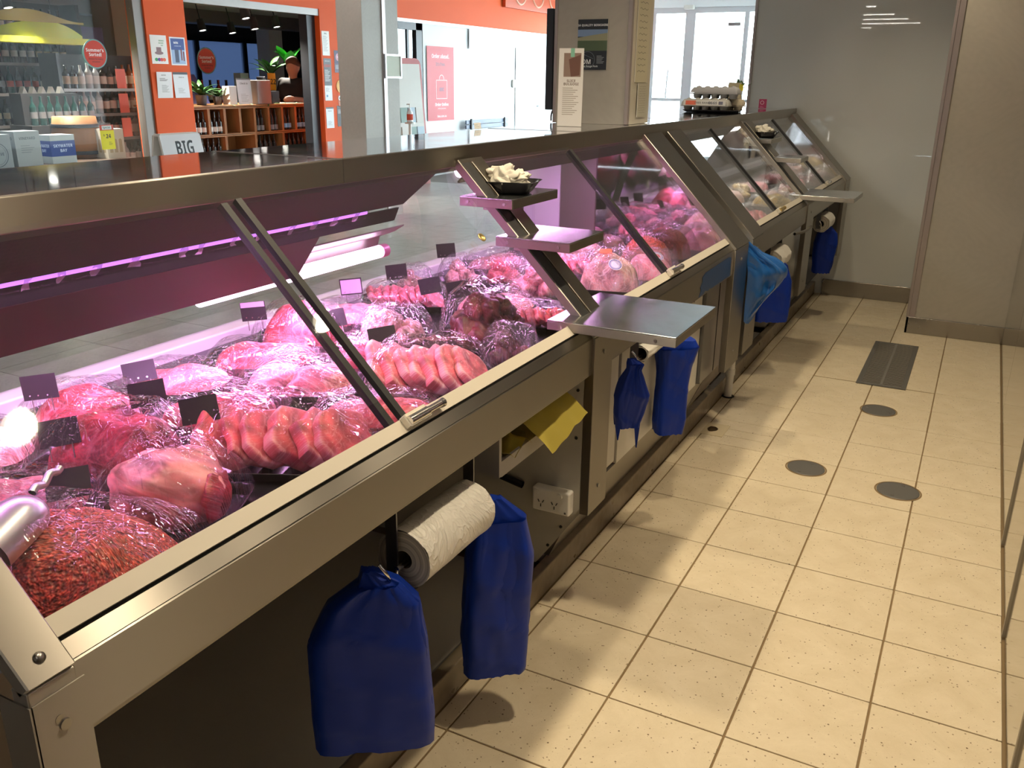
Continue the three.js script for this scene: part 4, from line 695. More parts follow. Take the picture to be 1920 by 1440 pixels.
{ const t = thing('wine_barrel', 'pale oak barrel standing in the shop window', 'barrel', undefined, [-7.62, .66, -2.85]); obj('staves', [lathe([[.0001, 0], [.21, 0], [.235, .15], [.235, .25], [.21, .42], [.0001, .42]], 28)], M.wood, t); for (const y of [.06, .33]) obj('hoop', [at(lathe([[.222, -.018], [.236, -.018], [.236, .018], [.222, .018]], 28), 0, y, 0)], M.darkFrame, t); }
print('price_ticket', 'yellow special price ticket reading 24 dollars', 'price tag', .165, .24, [-7.04, .895, -2.77], FX, (c, w, h) => { fillBg(c, w, h, '#e6df1e'); c.fillStyle = '#c8503c'; c.fillRect(0, 0, w, h * .22); c.fillStyle = '#dfe6e4'; c.fillRect(w * .16, h * .03, w * .7, h * .16); txt(c, 'Special', w * .5, h * .11, 36, '#2f5f66'); txt(c, '$', w * .26, h * .42, 36, '#1c1c1a'); txt(c, '24', w * .57, h * .46, 74, '#1c1c1a'); lines(c, w * .55, h * .70, w * .3, 3, 16, '#8a8420'); });
{ const t = thing('green_bottle_bin', 'dark crate with a row of green bottles behind the barrel', 'crate', undefined, [-8.12, .0, -3.0]); obj('bin', [bx(-.18, .18, 0, .98, -.55, .42)], M.shopWall, t); for (let k = 0; k < 8; k++) bottle('green sparkling wine bottle standing on the dark crate', 'green bottles on the dark crate', 'wine', 'green', 'grey', -8.02, .98, -2.68 - k * .1, .95, .11); }
for (let k = 0; k < 5; k++) { const c = tag(obj('price_tent', [prism([[-.03, 0], [.03, 0], [0, .07]], -.035, .035)], M.lab.white), 'small white folded price tent above the green bottles', 'price tag', 'white price tents'); c.position.set(-8.2, 1.30 + .0, -2.72 - k * .11); c.rotation.y = Math.PI / 2; }
tag(obj('tent_board', [bx(-8.29, -8.1, .981, 1.30, -3.3, -2.62)], M.shopWall), 'dark ledge carrying the white price tents', 'ledge');
{ const t = thing('yellow_canopy', 'bright yellow curved promotion canopy hanging in the shop', 'canopy', undefined, [-8.15, 1.80, -2.85]); const g = grid(24, 6, (u, v) => [Math.sin(u * 2.6) * .25, .06 + .13 * Math.sin(u * 3.14) * v + v * .03, .55 - u * 1.1]); obj('canopy', [g], std({ color: C(.62, .66, .04), roughness: .5, side: THREE.DoubleSide }), t); obj('band', [bx(-.02, .25, .0, .06, -.55, .55)], std({ color: C(.66, .70, .05), roughness: .5 }), t); obj('print_hill', [grid(18, 3, (u, v) => [.20 + Math.sin(u * 2.6) * .08, .20 + v * (.07 + .05 * Math.sin(u * 5)), .5 - u * 1.0])], std({ color: C(.45, .34, .07), roughness: .6 }), t); obj('hanger', [cyl(.004, .56, 'y', 0, .42, -.3, 6)], M.darkFrame, t); obj('hanger', [cyl(.004, .56, 'y', 0, .42, .3, 6)], M.darkFrame, t); }
tag(obj('promo_poster', [bx(-9.62, -9.60, 1.62, 2.08, -4.95, -4.62)], std({ color: C(.07, .03, .16), roughness: .5 })), 'dark violet poster on the shop wall behind the window', 'poster');
struct('column_shop', [bx(-10.45, -10.05, 0, 2.5, -5.9, -5.5)], M.shopWallWarm);
struct('column_shop', [bx(-11.3, -11.0, 0, 2.5, -10.0, -9.65)], M.mallWhite);
// ---- crates wall with bottles under the sales counter (z -4.2..-6.75 at x -7.75)
{ const X = -7.62, D = .36; const cw = .265, r = rng(21);
  const fills = ['dark3', 'dark3', 'none', 'none', 'dark2', 'dark2', 'blue', 'blue'];
  const crateG = (w, h) => [bx(-D, 0, 0, .016, -w / 2, w / 2), bx(-D, 0, h - .016, h, -w / 2, w / 2), bx(-D, 0, .016, h - .016, -w / 2, -w / 2 + .018), bx(-D, 0, .016, h - .016, w / 2 - .018, w / 2), bx(-D, -D + .008, .016, h - .016, -w / 2 + .018, w / 2 - .018)];
  const crate = (label, x, y, z, w, h) => { const t = thing('wooden_crate', label, 'crate', 'wooden crates under the sales counter', [x, y, z]); ['base', 'lid_board', 'side_board', 'side_board', 'back_board'].forEach((n, i) => obj(n, [crateG(w, h)[i]], M.wood, t)); };
  const word = { dark3: 'pine crate holding dark beer bottles with white bands', none: 'empty pine crate under the sales counter', dark2: 'pine crate holding two dark wine bottles', blue: 'pine crate holding blue labelled bottles' };
  fills.forEach((f, i) => { const z = -4.60 - i * cw; crate(word[f] + ', ' + ['beneath the bushy plant', 'second from the bushy plant', 'next to the second beer crate', 'beside the first wine crate', 'beside an empty crate', 'beside the first blue crate', 'beside a wine crate', 'at the till end'][i], X, .795, z, cw - .002, .33);
    const n = f === 'dark3' ? 3 : f === 'none' ? 0 : f === 'blue' ? (i % 2 ? 3 : 2) : 2;
    for (let k = 0; k < n; k++) bottle(f === 'blue' ? 'beer bottle with a sky blue label in an upper pine crate' : f === 'dark3' ? 'dark bottle with a white band in an upper pine crate' : 'dark wine bottle in an upper pine crate', 'bottles in the ' + f + ' crates', f === 'dark2' ? 'wine' : 'beer', 'dark', f === 'blue' ? 'blue' : f === 'dark3' ? 'white' : 'grey', X - .055, .812, z + (k - (n - 1) / 2) * .078, f === 'dark2' ? .9 : 1.15, .05); });
  [['dark', 5], ['none', 0], ['dark', 4], ['dark', 5]].forEach(([f, n], i) => { const z = -4.725 - i * .53; crate((n ? 'wide pine crate with dark bottles' : 'wide empty pine crate') + ', lower row ' + ['below the bushy plant', 'second from the plant end', 'second from the till end', 'at the till end'][i], X, .4605, z, .528, .33); for (let k = 0; k < n; k++) bottle('dark bottle with a pale label in a wide lower pine crate', 'bottles in the lower crates', 'wine', 'dark', 'white', X - .06, .476, z + (k - (n - 1) / 2) * .09, .92, .06); });
  tag(obj('sales_counter', [bx(X - D - .4, X - D - .004, 0, 1.13, -6.62, -4.3, .004)], M.shopWall), 'dark body of the sales counter behind the pine crates', 'counter'); tag(obj('crate_plinth', [bx(X - D, X, 0, .459, -6.62, -4.3, .004)], M.shopWall), 'dark plinth under the two rows of pine crates', 'plinth'); tag(obj('pine_worktop', [bx(X - D - .42, X + .02, 1.1305, 1.1545, -6.64, -4.28, .004)], M.wood), 'pine worktop of the sales counter carrying plants and a screen', 'worktop'); }
// things on the sales counter
M.leaf = std({ name: 'dark green leaf', color: C(.035, .11, .03), roughness: .5, side: THREE.DoubleSide }); M.leafBright = std({ name: 'bright green leaf', color: C(.05, .36, .05), roughness: .45, side: THREE.DoubleSide });
const leafG = (L, W, droop) => grid(4, 6, (u, v) => { const w = W * Math.sin(Math.PI * Math.min(1, v * .95 + .04)) ** .8; return [(u - .5) * w, L * v * (1 - droop * v * .3), droop * L * v * v * .6 + Math.abs(u - .5) * w * .25]; });
function plant(label, x, y, z, n, L, W, mat, potR, potH, spread, trunk = 0) {
  const t = thing('potted_plant', label, 'plant', 'potted plants in the shop', [x, y, z]); const r = rng(Math.round(Math.abs(z) * 1000));
  obj('pot', [lathe([[.0001, 0], [potR * .8, 0], [potR, potH], [potR * .9, potH], [potR * .8, potH * .9], [.0001, potH * .9]], 18)], std({ color: C(.10, .09, .09), roughness: .6 }), t);
  if (trunk) obj('stem', [cyl(.012, trunk, 'y', 0, potH + trunk / 2, 0, 8)], M.wood, t);
  for (let k = 0; k < n; k++) { const l = obj('leaf', leafG(L * (.7 + r() * .4), W, .5 + r() * .5), mat, t); l.position.y = potH * .9 + trunk * (.6 + .4 * r()); l.rotation.set((.15 + r() * spread), k * 2.4, 0, 'YXZ'); } }
plant('bushy dark plant at the left end of the sales counter', -7.75, 1.155, -4.76, 26, .30, .06, M.leaf, .07, .12, .9);
plant('small fern in a dark pot beside the bushy plant', -7.80, 1.155, -5.08, 22, .20, .035, M.leaf, .06, .10, .9);
plant('broad leaved plant with a dark crown by the shop window', -8.9, 1.30, -7.30, 12, .42, .10, M.leaf, .10, .16, .6, .10);
plant('tall plant with bright green paddle leaves', -8.9, 1.30, -7.72, 6, .46, .17, M.leafBright, .10, .16, .35, .28);
{ const t = thing('plant_table', 'dark side table carrying the two tall plants', 'table'); obj('top', [bx(-9.15, -8.6, 1.27, 1.30, -7.95, -7.05)], M.darkFrame, t); obj('base', [bx(-9.10, -8.65, 0, 1.27, -7.9, -7.1)], M.shopWall, t); }
for (let k = 0; k < 14; k++) { const m = tag(obj('foliage_sprig', [at(leafG(.09, .03, .8), 0, 0, 0)], M.leaf), 'small green sprig of the garland along the counter edge', 'foliage', 'garland sprigs'); m.position.set(-7.63, 1.157, -5.0 - k * .115); m.rotation.set(1.2 + Math.sin(k * 3) * .2, k * 1.9, 0, 'YXZ'); }
print('counter_card', 'white check in card standing on the sales counter', 'sign', .25, .32, [-7.66, 1.316, -5.42], [-.06, Math.PI / 2, 0], (c, w, h) => { fillBg(c, w, h, '#cfd0d4'); c.fillStyle = '#5b5d60'; c.fillRect(0, 0, w, h * .06); txt(c, 'Check in', w / 2, h * .2, 34, '#666'); lines(c, w * .2, h * .6, w * .6, 6, 18, '#aaa'); });
{ const t = thing('till_screen', 'black touch screen till on the sales counter', 'screen', undefined, [-7.78, 1.155, -6.02], 2.6); obj('stand', [bx(-.08, .08, 0, .16, -.02, .10)], M.darkFrame, t); const s = obj('screen', [bx(-.17, .17, .08, .36, -.02, .01, .006)], M.darkFrame, t); s.rotation.x = -.3; const f = obj('display', [bx(-.15, .15, .10, .34, .0101, .012)], std({ color: C(.35, .42, .46), roughness: .3 }), t); f.rotation.x = -.3; }
{ const t = thing('card_terminal', 'grey receipt printer box on the sales counter', 'printer', undefined, [-7.72, 1.155, -5.72]); obj('case', [bx(-.12, .12, 0, .30, -.13, .13, .012)], M.greyFrame, t); }
tag(obj('leaflet_box', [bx(-7.78, -7.66, 1.155, 1.38, -5.28, -5.15, .003)], std({ color: C(.62, .58, .55), roughness: .6 })), 'white leaflet holder with a photo print on the sales counter', 'box');
tag(obj('blue_display', [prism([[-.2, 0], [.12, 0], [-.12, .36]], -.17, .17)], std({ color: C(.06, .06, .22), roughness: .5 })), 'dark blue slanted promotion ramp behind the bushy plant', 'display').position.set(-8.35, 1.155, -5.2);
{ const t = thing('back_table', 'table of wine bottles in front of the shop rear windows', 'table'); obj('top', [bx(-10.3, -9.8, 1.06, 1.10, -8.2, -6.3)], M.mallWhite, t); obj('front', [bx(-10.25, -9.85, 0, 1.06, -8.1, -6.4)], M.lab.white, t); for (let k = 0; k < 13; k++) bottle('wine bottle on the white table by the rear windows', 'bottles on the rear table', 'wine', k % 4 === 1 ? 'red' : 'dark', 'white', -10.0 + (k % 2) * .1, 1.10, -6.45 - k * .085, 1.1, .08); }
tag(obj('pale_carton', [bx(-9.95, -9.8, 1.10, 1.55, -7.78, -7.60, .004)], std({ color: C(.55, .65, .72), roughness: .5 })), 'pale blue tall carton on the rear table', 'box');
print('yellow_price_card', 'yellow price card standing below the tall plants', 'price tag', .17, .24, [-8.60, 1.43, -6.98], FX, (c, w, h) => { fillBg(c, w, h, '#e0a81a'); txt(c, '$22', w / 2, h * .5, 90, '#4a3608'); }, 200);
tag(obj('grey_partition', [bx(-8.62, -8.58, .9, 1.30, -7.6, -6.6)], M.greyFrame), 'grey low partition panel below the plants', 'panel');
// lamps of the shop
M.spotGlow = std({ name: 'white spot glow', color: C(1, 1, 1), emissive: C(1, .95, .85), emissiveIntensity: 12 });
function trackSpot(x, z, y = 2.20, light = true) {
  const t = thing('track_spotlight', 'black track spotlight hanging in the bottle shop', 'spotlight', 'shop track spotlights', [x, y, z]);
  obj('stem', [cyl(.008, 2.36 - y, 'y', 0, .14 + (2.36 - y) / 2, 0, 8)], M.darkFrame, t);
  const h = obj('head', [lathe([[.0001, .16], [.05, .16], [.06, .02], [.062, 0], [.052, 0], [.05, .02], [.0001, .02]], 18)], M.darkFrame, t); const g = obj('lens', [cyl(.048, .006, 'y', 0, .012, 0, 18)], M.spotGlow, t); t.rotation.z = .25;
  if (light) { const l = new THREE.SpotLight(C(1, .9, .76), POWER.shop, 0, .95, .6, 2); l.name = 'spot_beam'; l.position.set(0, -.02, 0); l.target.position.set(.1, -1, 0); l.shadow.radius = 2.5; l.castShadow = true; t.add(l, l.target); } }
for (const [x, z] of [[-7.75, -2.6], [-7.75, -4.5], [-7.8, -5.7], [-8.8, -7.4], [-9.2, -3.4]]) trackSpot(x, z);
for (const [x, z] of [[-9.5, -6.6], [-9.6, -7.3], [-8.4, -6.5]]) trackSpot(x, z, 2.12, false);
{ const t = thing('ceiling_duct', 'grey ventilation duct under the shop ceiling', 'duct'); obj('duct', [bx(-10.9, -10.5, 2.30, 2.5, -13, 1)], M.greyFrame, t); obj('cable_tray', [bx(-9.0, -8.85, 2.44, 2.48, -13, 1)], M.greyFrame, t); }

// ================================================================ THINGS ON AND AROUND THE COUNTER
// column standing through the counter
M.colGrey = std({ name: 'grey painted column', color: C(.40, .375, .33), roughness: .6, map: paintTex });
{ const c = struct('column_counter', [bx(-.722, -.40, TOP + .0005, 3.3, -.228, .030)], M.colGrey);
  obj('corner_strip', [bx(-.404, -.388, TOP + .001, 3.3, .012, .034, .002)], M.corner, c);
  obj('corner_strip', [bx(-.726, -.712, TOP + .001, 3.3, .018, .034, .002)], M.corner, c);
  obj('side_panel', [bx(-.402, -.391, TOP + .001, 3.3, -.226, .012)], std({ color: C(.47, .44, .36), roughness: .65 }), c); }
{ const t = thing('wall_screen', 'thin black screen seen edge on beside the grey column', 'screen', undefined, [-.752, 1.375, -.10]); obj('screen_body', [bx(-.018, .014, 0, .40, -.25, .12, .004)], M.darkFrame, t); obj('bracket', [bx(.014, .026, .15, .25, -.06, .04)], M.darkFrame, t); obj('cable', [tube([[-.005, .0, .06], [-.004, -.02, .08], [0, -.045, .09]], .004)], M.black, t); }
print('calendar', 'dark pork producer calendar poster with a field photo on the column', 'poster', .130, .192, [-.554, 1.633, .0345], [0, 0, .0], (c, w, h) => { fillBg(c, w, h, '#20262f'); txt(c, 'SA QUALITY BERKSHIRE', w / 2, h * .115, 20, '#d8dde2'); c.fillStyle = '#6f86a8'; c.fillRect(0, h * .2, w, h * .14); c.fillStyle = '#8a8a72'; c.beginPath(); c.moveTo(0, h * .36); c.lineTo(w * .5, h * .31); c.lineTo(w, h * .27); c.lineTo(w, h * .62); c.lineTo(0, h * .62); c.fill(); c.fillStyle = '#4a5a44'; c.fillRect(0, h * .42, w, h * .2); c.strokeStyle = '#7f8890'; c.lineWidth = 2; c.beginPath(); c.arc(w * .35, h * .8, w * .24, 0, 7); c.stroke(); c.beginPath(); c.moveTo(w * .1, h * .66); c.lineTo(w * .55, h * .78); c.stroke(); txt(c, 'DM', w * .32, h * .84, 44, '#e8ecee', ''); txt(c, 'Free Range Pork', w * .42, h * .93, 16, '#c8d0d4'); lines(c, w * .66, h * .72, w * .28, 6, 9, '#98a0a6'); });
print('recipe_sheet', 'tall white recipe sheet with a meat photo standing before the column', 'sign', .098, .285, [-.525, 1.468, .305], [-.02, .12, 0], (c, w, h) => { fillBg(c, w, h, '#d9d6d2'); c.fillStyle = '#8a7468'; c.fillRect(w * .2, h * .06, w * .7, h * .3); c.fillStyle = '#6a4a40'; c.beginPath(); c.moveTo(w * .4, h * .14); c.lineTo(w * .88, h * .08); c.lineTo(w * .85, h * .34); c.lineTo(w * .5, h * .36); c.fill(); c.fillStyle = '#7fb8a0'; c.fillRect(w * .47, 0, w * .16, h * .11); txt(c, 'SLICE', w * .52, h * .41, 20, '#6a5a50'); txt(c, 'BULGOGI', w * .52, h * .45, 20, '#6a5a50'); lines(c, w * .18, h * .5, w * .7, 14, 11, '#a09890'); }, 420);
for (const [label, y, z, w, h, col] of [['long handwritten price list taped high on the column side', 1.66, -.105, .15, .34, '#b8b298'], ['small note with squiggles below the long price list', 1.42, -.125, .12, .135, '#aeaa98']]) print('taped_note', label, 'notice', w, h, [h > .3 ? -.3885 : -.3845, y, z], FX, (c, W, H) => { fillBg(c, W, H, col); c.strokeStyle = '#6a6658'; c.lineWidth = 2; for (let k = 0; k < 12; k++) { c.beginPath(); c.moveTo(W * .15, H * (.1 + k * .07)); for (let i = 0; i < 8; i++) c.lineTo(W * (.15 + i * .09), H * (.1 + k * .07) + Math.sin(k * 3 + i * 2) * 3); c.stroke(); } });
{ // white A-frame board in the corridor
  const t = thing('pavement_sign', 'white A-frame board with the word BIG standing in the mall corridor', 'sign', undefined, [-5.0, 0, -1.81], Math.PI / 2);
  const face = std({ roughness: .5, map: canvasTex(256, 624, (c, w, h) => { fillBg(c, w, h, '#eef0f2'); c.save(); c.translate(w * .55, h * .105); c.scale(.82, 1.12); txt(c, 'BIG', 0, 0, 84, '#1f2328'); c.restore(); }) }), white = M.whitePlastic;
  for (const s of [1, -1]) { const m = new THREE.Mesh(new THREE.BoxGeometry(.426, 1.05, .02), [white, white, white, white, s > 0 ? face : white, white]); m.name = 'board'; m.castShadow = m.receiveShadow = true; m.position.set(0, .524, s * .13); m.rotation.x = -s * .19; t.add(m); }
  obj('hinge_bar', [bx(-.2, .2, 1.03, 1.05, -.035, .035)], white, t); }
{ // egg cartons
  const cup = (w, d) => { const gs = []; for (let i = 0; i < 5; i++) for (let j = 0; j < 2; j++) gs.push(at(lathe([[.0001, 0], [.016, 0], [.024, .03], [.0235, .032], [.0001, .032]], 12), (i - 2) * w / 5, 0, (j - .5) * d / 2)); return gs; };
  const mk = (label, x, y, z, turn, col, lab) => { const t = thing('egg_carton', label, 'egg carton', 'egg cartons on the counter', [x, y, z], turn);
    obj('base', [...cup(.27, .10), bx(-.142, .142, .026, .033, -.055, .055, .003)], std({ color: col, roughness: .9 }), t);
    obj('lid', [loft([rrect(.284, .11, .01, .034), rrect(.278, .104, .012, .05), rrect(.255, .082, .014, .066), rrect(.10, .03, .01, .067)], { cap1: true }), ...[-2, -1, 0, 1, 2].map((i) => at(lathe([[.0001, .010], [.014, .006], [.018, 0]], 10), i * .052, .064, 0))], std({ color: col, roughness: .9 }), t);
    if (lab) { const l = print('carton_print', 'x', 'x', .25, .03, [0, 0, 0], [0, 0, 0], (c, w, h) => { fillBg(c, w, h, '#c9c7c2'); c.fillStyle = '#d86a50'; c.fillRect(w * .05, h * .1, w * .25, h * .8); txt(c, 'FREE RANGE', w * .47, h * .5, 22, '#666'); txt(c, 'EGGS', w * .7, h * .5, 26, '#445'); c.fillStyle = '#667'; c.fillRect(w * .84, h * .2, w * .1, h * .6); }); scene.remove(l); l.name = 'carton_print'; l.userData = {}; t.add(l); l.position.set(0, .046, .0565); l.rotation.set(-.12, 0, 0); } return t; };
  const e = thing('black_tray', 'flat black tray under the egg cartons', 'tray', undefined, [-.60, TOP + .0005, -1.93], 0); obj('tray', trayGeo(.30, .26, .014), M.blackGloss, e); e.position.x = -.575;
  mk('grey egg carton with a printed white band, on the black tray', -.60, TOP + .008, -1.87, .05, C(.36, .35, .32), true);
  mk('plain tan egg carton behind the printed carton', -.545, TOP + .008, -1.99, .0, C(.42, .36, .27), false);
  mk('topmost grey egg carton stacked across the others', -.565, TOP + .077, -1.93, .02, C(.33, .33, .34), false); }
print('pink_card', 'small magenta card with a white circle at the wall end of the counter', 'card', .052, .062, [-.498, TOP + .033, -2.92], [-.1, .25, 0], (c, w, h) => { fillBg(c, w, h, '#a8325e'); c.strokeStyle = '#f0dfe6'; c.lineWidth = 9; c.beginPath(); c.arc(w * .42, h * .38, w * .22, 0, 7); c.stroke(); lines(c, w * .15, h * .78, w * .6, 2, 18, '#d8a0b8'); }, 200);
{ const t = thing('paper_bag', 'tall kraft paper bag with green leaves at the wall end', 'bag', undefined, [-.575, TOP + .0005, -2.42], .15); obj('bag', [loft([rrect(.085, .06, .004, 0), rrect(.085, .06, .004, .15), rrect(.080, .045, .003, .17)], { cap0: true })], std({ color: C(.50, .44, .30), roughness: .85, side: THREE.DoubleSide }), t); for (let k = 0; k < 7; k++) { const l = obj('leaf', leafG(.09, .022, .5), M.leaf, t); l.position.set(.02 + (k % 3) * .012, .13, 0); l.rotation.set(.3 + k * .1, k * 1.7, 0, 'YXZ'); } obj('tag', [bx(.03, .055, .12, .16, .031, .033)], std({ color: C(.75, .66, .05) }), t); }
print('leaflet_card', 'small white leaflet lying on the counter top', 'leaflet', .045, .022, [-.70, TOP + .0125, .72], [-.2, Math.PI / 2, 0], (c, w, h) => { fillBg(c, w, h, '#e8ecec'); lines(c, w * .1, h * .3, w * .7, 3, 24, '#c0c8c8'); }, 160);

// ---- fold-out shelves on the posts
function postShelf(label, x0, x1, y, z0, z1, group) {
  const t = thing('post_shelf', label, 'shelf', group, [0, 0, 0]);
  obj('plate', [bx(x0, x1, y - .004, y, z0, z1, .0015)], M.steelShelf, t);
  obj('front_lip', [bx(x0, x1, y - .026, y - .0035, z1 - .003, z1, .001)], M.steel, t); obj('side_lip', [bx(x1 - .003, x1, y - .026, y - .0035, z0, z1 - .003, .001)], M.steel, t); obj('rear_lip', [bx(x0, x1 - .003, y - .026, y - .0035, z0, z0 + .003, .001)], M.steel, t);
  const w = x1 - x0; for (const q of [.16, .85]) obj('screw', [cyl(.0042, .003, 'z', x0 + w * q, y - .014, z1 + .0012, 12)], M.screw, t);
  obj('bracket', [bx(x0 + .01, x0 + .05, y - .05, y - .005, (z0 + z1) / 2 - .03, (z0 + z1) / 2 + .03)], M.steelDull, t); return t;
}
for (const [dz, where] of [[0, 'post between the two near cabinets'], [-3.145, 'post before the farthest cabinet']]) {
  postShelf('small top steel shelf on the ' + where, -.305, -.145, 1.197, 1.225 + dz, 1.51 + dz, 'steel post shelves');
  postShelf('middle steel shelf on the ' + where, -.187, .029, 1.10, 1.29 + dz, 1.522 + dz, 'steel post shelves');
  postShelf('wide bottom steel shelf on the ' + where, -.005, .342, .907, 1.215 + dz, 1.575 + dz, 'steel post shelves');
}
M.whiteCloth = phy({ name: 'white cotton cloth', color: C(.66, .63, .54), roughness: .8, transmission: .15, thickness: 0 });
function clothTray(label, x, y, z, s) {
  const t = thing('cloth_tray', label, 'tray', 'black trays of white gloves', [x, y, z], .25); t.scale.setScalar(s);
  obj('tray', [loft([rrect(.11, .075, .02, 0), rrect(.125, .09, .022, .006), rrect(.165, .125, .03, .034), rrect(.172, .132, .03, .034), rrect(.160, .118, .028, .030), rrect(.12, .085, .02, .008), rrect(.04, .03, .01, .008)], { cap0: true, cap1: true })], M.blackGloss, t);
  const r = rng(71); for (let k = 0; k < 7; k++) { const o = obj('glove', lumpGeo(.032 + r() * .014, .016 + r() * .010, .024 + r() * .01, k * 5.1, .55), M.whiteCloth, t); o.position.set((r() - .5) * .085, .032 + (k > 3 ? .016 : 0), (r() - .5) * .05); o.rotation.set(r() * .6, r() * 6, r() * .5); } }
clothTray('black tray heaped with crumpled white gloves on the near top shelf', -.225, 1.1975, 1.375, 1);
clothTray('black tray of crumpled white tissue on the far top shelf', -.215, 1.1975, -1.77, .92);

// ---- hanging blue bags, rolls and their holders
M.bagBlue = phy({ name: 'blue bag plastic', color: C(.004, .030, .29), roughness: .42, specularIntensity: .5 });
M.bagSky = phy({ name: 'light blue bag plastic', color: C(.02, .16, .52), roughness: .3, transmission: .35, thickness: 0 });
function bagBundle(label, pos, turn, prof, { folds = 5, seed = 1, lean = 0, name = 'carrier_bags' } = {}) {   // prof: [height, half width, half thickness, sideways shift]
  const t = thing(name, label, 'bags', 'blue carrier bags hanging under the counter', pos, turn);
  const P = []; for (let i = 0; i + 1 < prof.length; i++) for (let k = 0; k < 5; k++) { const q = k / 5; P.push(prof[i].map((a, c) => a + (prof[i + 1][c] - a) * q)); } P.push(prof.at(-1));
  const rings = P.map(([y, hw, hd, sx], j) => Array.from({ length: 40 }, (_, i) => { const a = i / 40 * Math.PI * 2, c = Math.cos(a), s = Math.sin(a), q = Math.pow(Math.abs(c) ** 5 + Math.abs(s) ** 5, -1 / 5); const f = 1 + .5 * N3(c * folds * .7 + seed, y * 5, s * 1.5 + seed) ; const w = .006 * N3(c * 3 + seed, y * 14, seed + s); return [c * q * hw + sx + w, y + (j === 0 ? .010 * N3(c * 6, s * 2, seed) : 0), s * q * hd * f + w + lean * y]; }));
  obj('bundle', [loft(rings, { cap0: true, cap1: true })], M.bagBlue, t);
  // outer single bags of the bundle, following its shape with their own folds and hems
  const pf = (y) => { for (let i = 0; i + 1 < prof.length; i++) if (y <= prof[i + 1][0]) { const q = Math.max(0, (y - prof[i][0]) / (prof[i + 1][0] - prof[i][0])); return prof[i].map((a, c) => a + (prof[i + 1][c] - a) * q); } return prof.at(-1); };
  for (let k = 0; k < 3; k++) { const b = prof[0][0] - .006 + k * .012, tp = prof.at(-2)[0]; obj('outer_bag', [grid(26, 26, (u, v) => { const y = b + (tp - b) * v, p = pf(y), e = (u - .5) * 2, sk = 1.02 - k * .035; const edge = Math.sqrt(Math.max(0, 1 - Math.abs(e) ** 6)); const fold = .006 * N3(e * folds * .45 + k * 7 + seed, y * 2.2, k) * (.4 + v) + .006 * N3(e * 2.2 + seed, y * 9, k * 5) + .004 * Math.max(0, Math.sin((y + e * .03) * 62 + seed)) ** 8; return [e * p[1] * sk + p[3] + .006 * N3(y * 6, k * 4, seed), y + (v < .02 ? .006 * N3(e * 5, k, seed) : 0), p[2] * 1.06 * edge + .003 * (3 - k) + fold + lean * y]; })], M.bagBlue, t); }
  return t;
}
bagBundle('broad blue carrier bags hung at the near end of the large roll', [.035, 0, 2.425], .62, [[.235, .115, .022, .0], [.30, .118, .03, 0], [.48, .112, .028, -.005], [.56, .085, .022, .01], [.60, .04, .02, .02], [.625, .012, .012, .0]], { seed: 3 });
bagBundle('narrow blue carrier bags hung at the far end of the large roll', [.075, 0, 2.0], .75, [[.15, .075, .03, .0], [.25, .08, .035, .0], [.45, .08, .032, .01], [.55, .06, .025, .012], [.60, .02, .014, -.005]], { seed: 9 });
bagBundle('torn blue bags with two hanging tails on the white panels', [.10, 0, 1.20], .72, [[.505, .036, .010, -.004], [.545, .047, .014, .0], [.60, .055, .018, .006], [.65, .035, .016, .004], [.685, .020, .012, .006], [.70, .024, .014, .010], [.715, .01, .006, .0]], { seed: 14, folds: 8 });
{ const t = scene.children.at(-1); for (const [x, h] of [[-.032, .055], [.030, .085]]) { const g = grid(2, 4, (u, v) => [x + (u - .5) * .020 * (1 - v * .9), .512 - h * v, (u - .5) * .004 + v * .004]); obj('tail', [g], M.bagBlue, t); } }
bagBundle('thick folded blue bags draped from the empty core', [.095, 0, .765], .72, [[.335, .050, .030, .0], [.37, .055, .034, 0], [.50, .052, .030, .004], [.58, .058, .034, .008], [.64, .075, .036, .012], [.665, .06, .03, .012]], { seed: 20, folds: 4 });
bagBundle('dark blue bags in two lobes below the roll of the brass handle cabinet', [.085, 0, -.93], .5, [[.345, .085, .03, .0], [.42, .09, .034, 0], [.55, .08, .03, .004], [.63, .05, .024, .008], [.66, .02, .012, 0]], { seed: 27, folds: 7 });
bagBundle('dark blue bags under the roll nearest the grey wall', [.085, 0, -2.52], .45, [[.31, .055, .03, -.006], [.38, .065, .034, 0], [.50, .075, .034, .004], [.57, .06, .028, .008], [.62, .02, .012, 0]], { seed: 33 });
{ // loose light blue bag blowing out of the joint gap
  const t = thing('loose_bag', 'loose light blue plastic bag bulging from the gap between cabinets', 'bag', undefined, [0, 0, 0]);
  const edgeL = [[.045, .885, -.235], [.085, .80, -.235], [.100, .72, -.24], [.100, .62, -.25], [.098, .54, -.26], [.098, .485, -.27]], edgeR = [[.055, .875, -.25], [.13, .79, -.36], [.235, .715, -.42], [.22, .66, -.44], [.165, .58, -.38], [.115, .475, -.29]];
  const L = new THREE.CatmullRomCurve3(edgeL.map((p) => new THREE.Vector3(...p))), Rr = new THREE.CatmullRomCurve3(edgeR.map((p) => new THREE.Vector3(...p)));
  const sheet = (o, sd) => grid(16, 24, (u, v) => { const a = L.getPoint(v), b = Rr.getPoint(v), p = a.lerp(b, u), k = Math.sin(u * Math.PI) * Math.sin(v * Math.PI); const w = .045 * N3(u * 4, v * 5, sd) + .022 * N3(u * 9, v * 8, sd) + .010 * N3(u * 18, v * 16, sd); return [p.x + k * (o + .4 * w), p.y + w * .3, p.z + k * (o * 1.1) + w * k]; });
  obj('front_sheet', sheet(.030, 2), M.bagSky, t); obj('rear_sheet', sheet(.008, 7), M.bagSky, t);
}
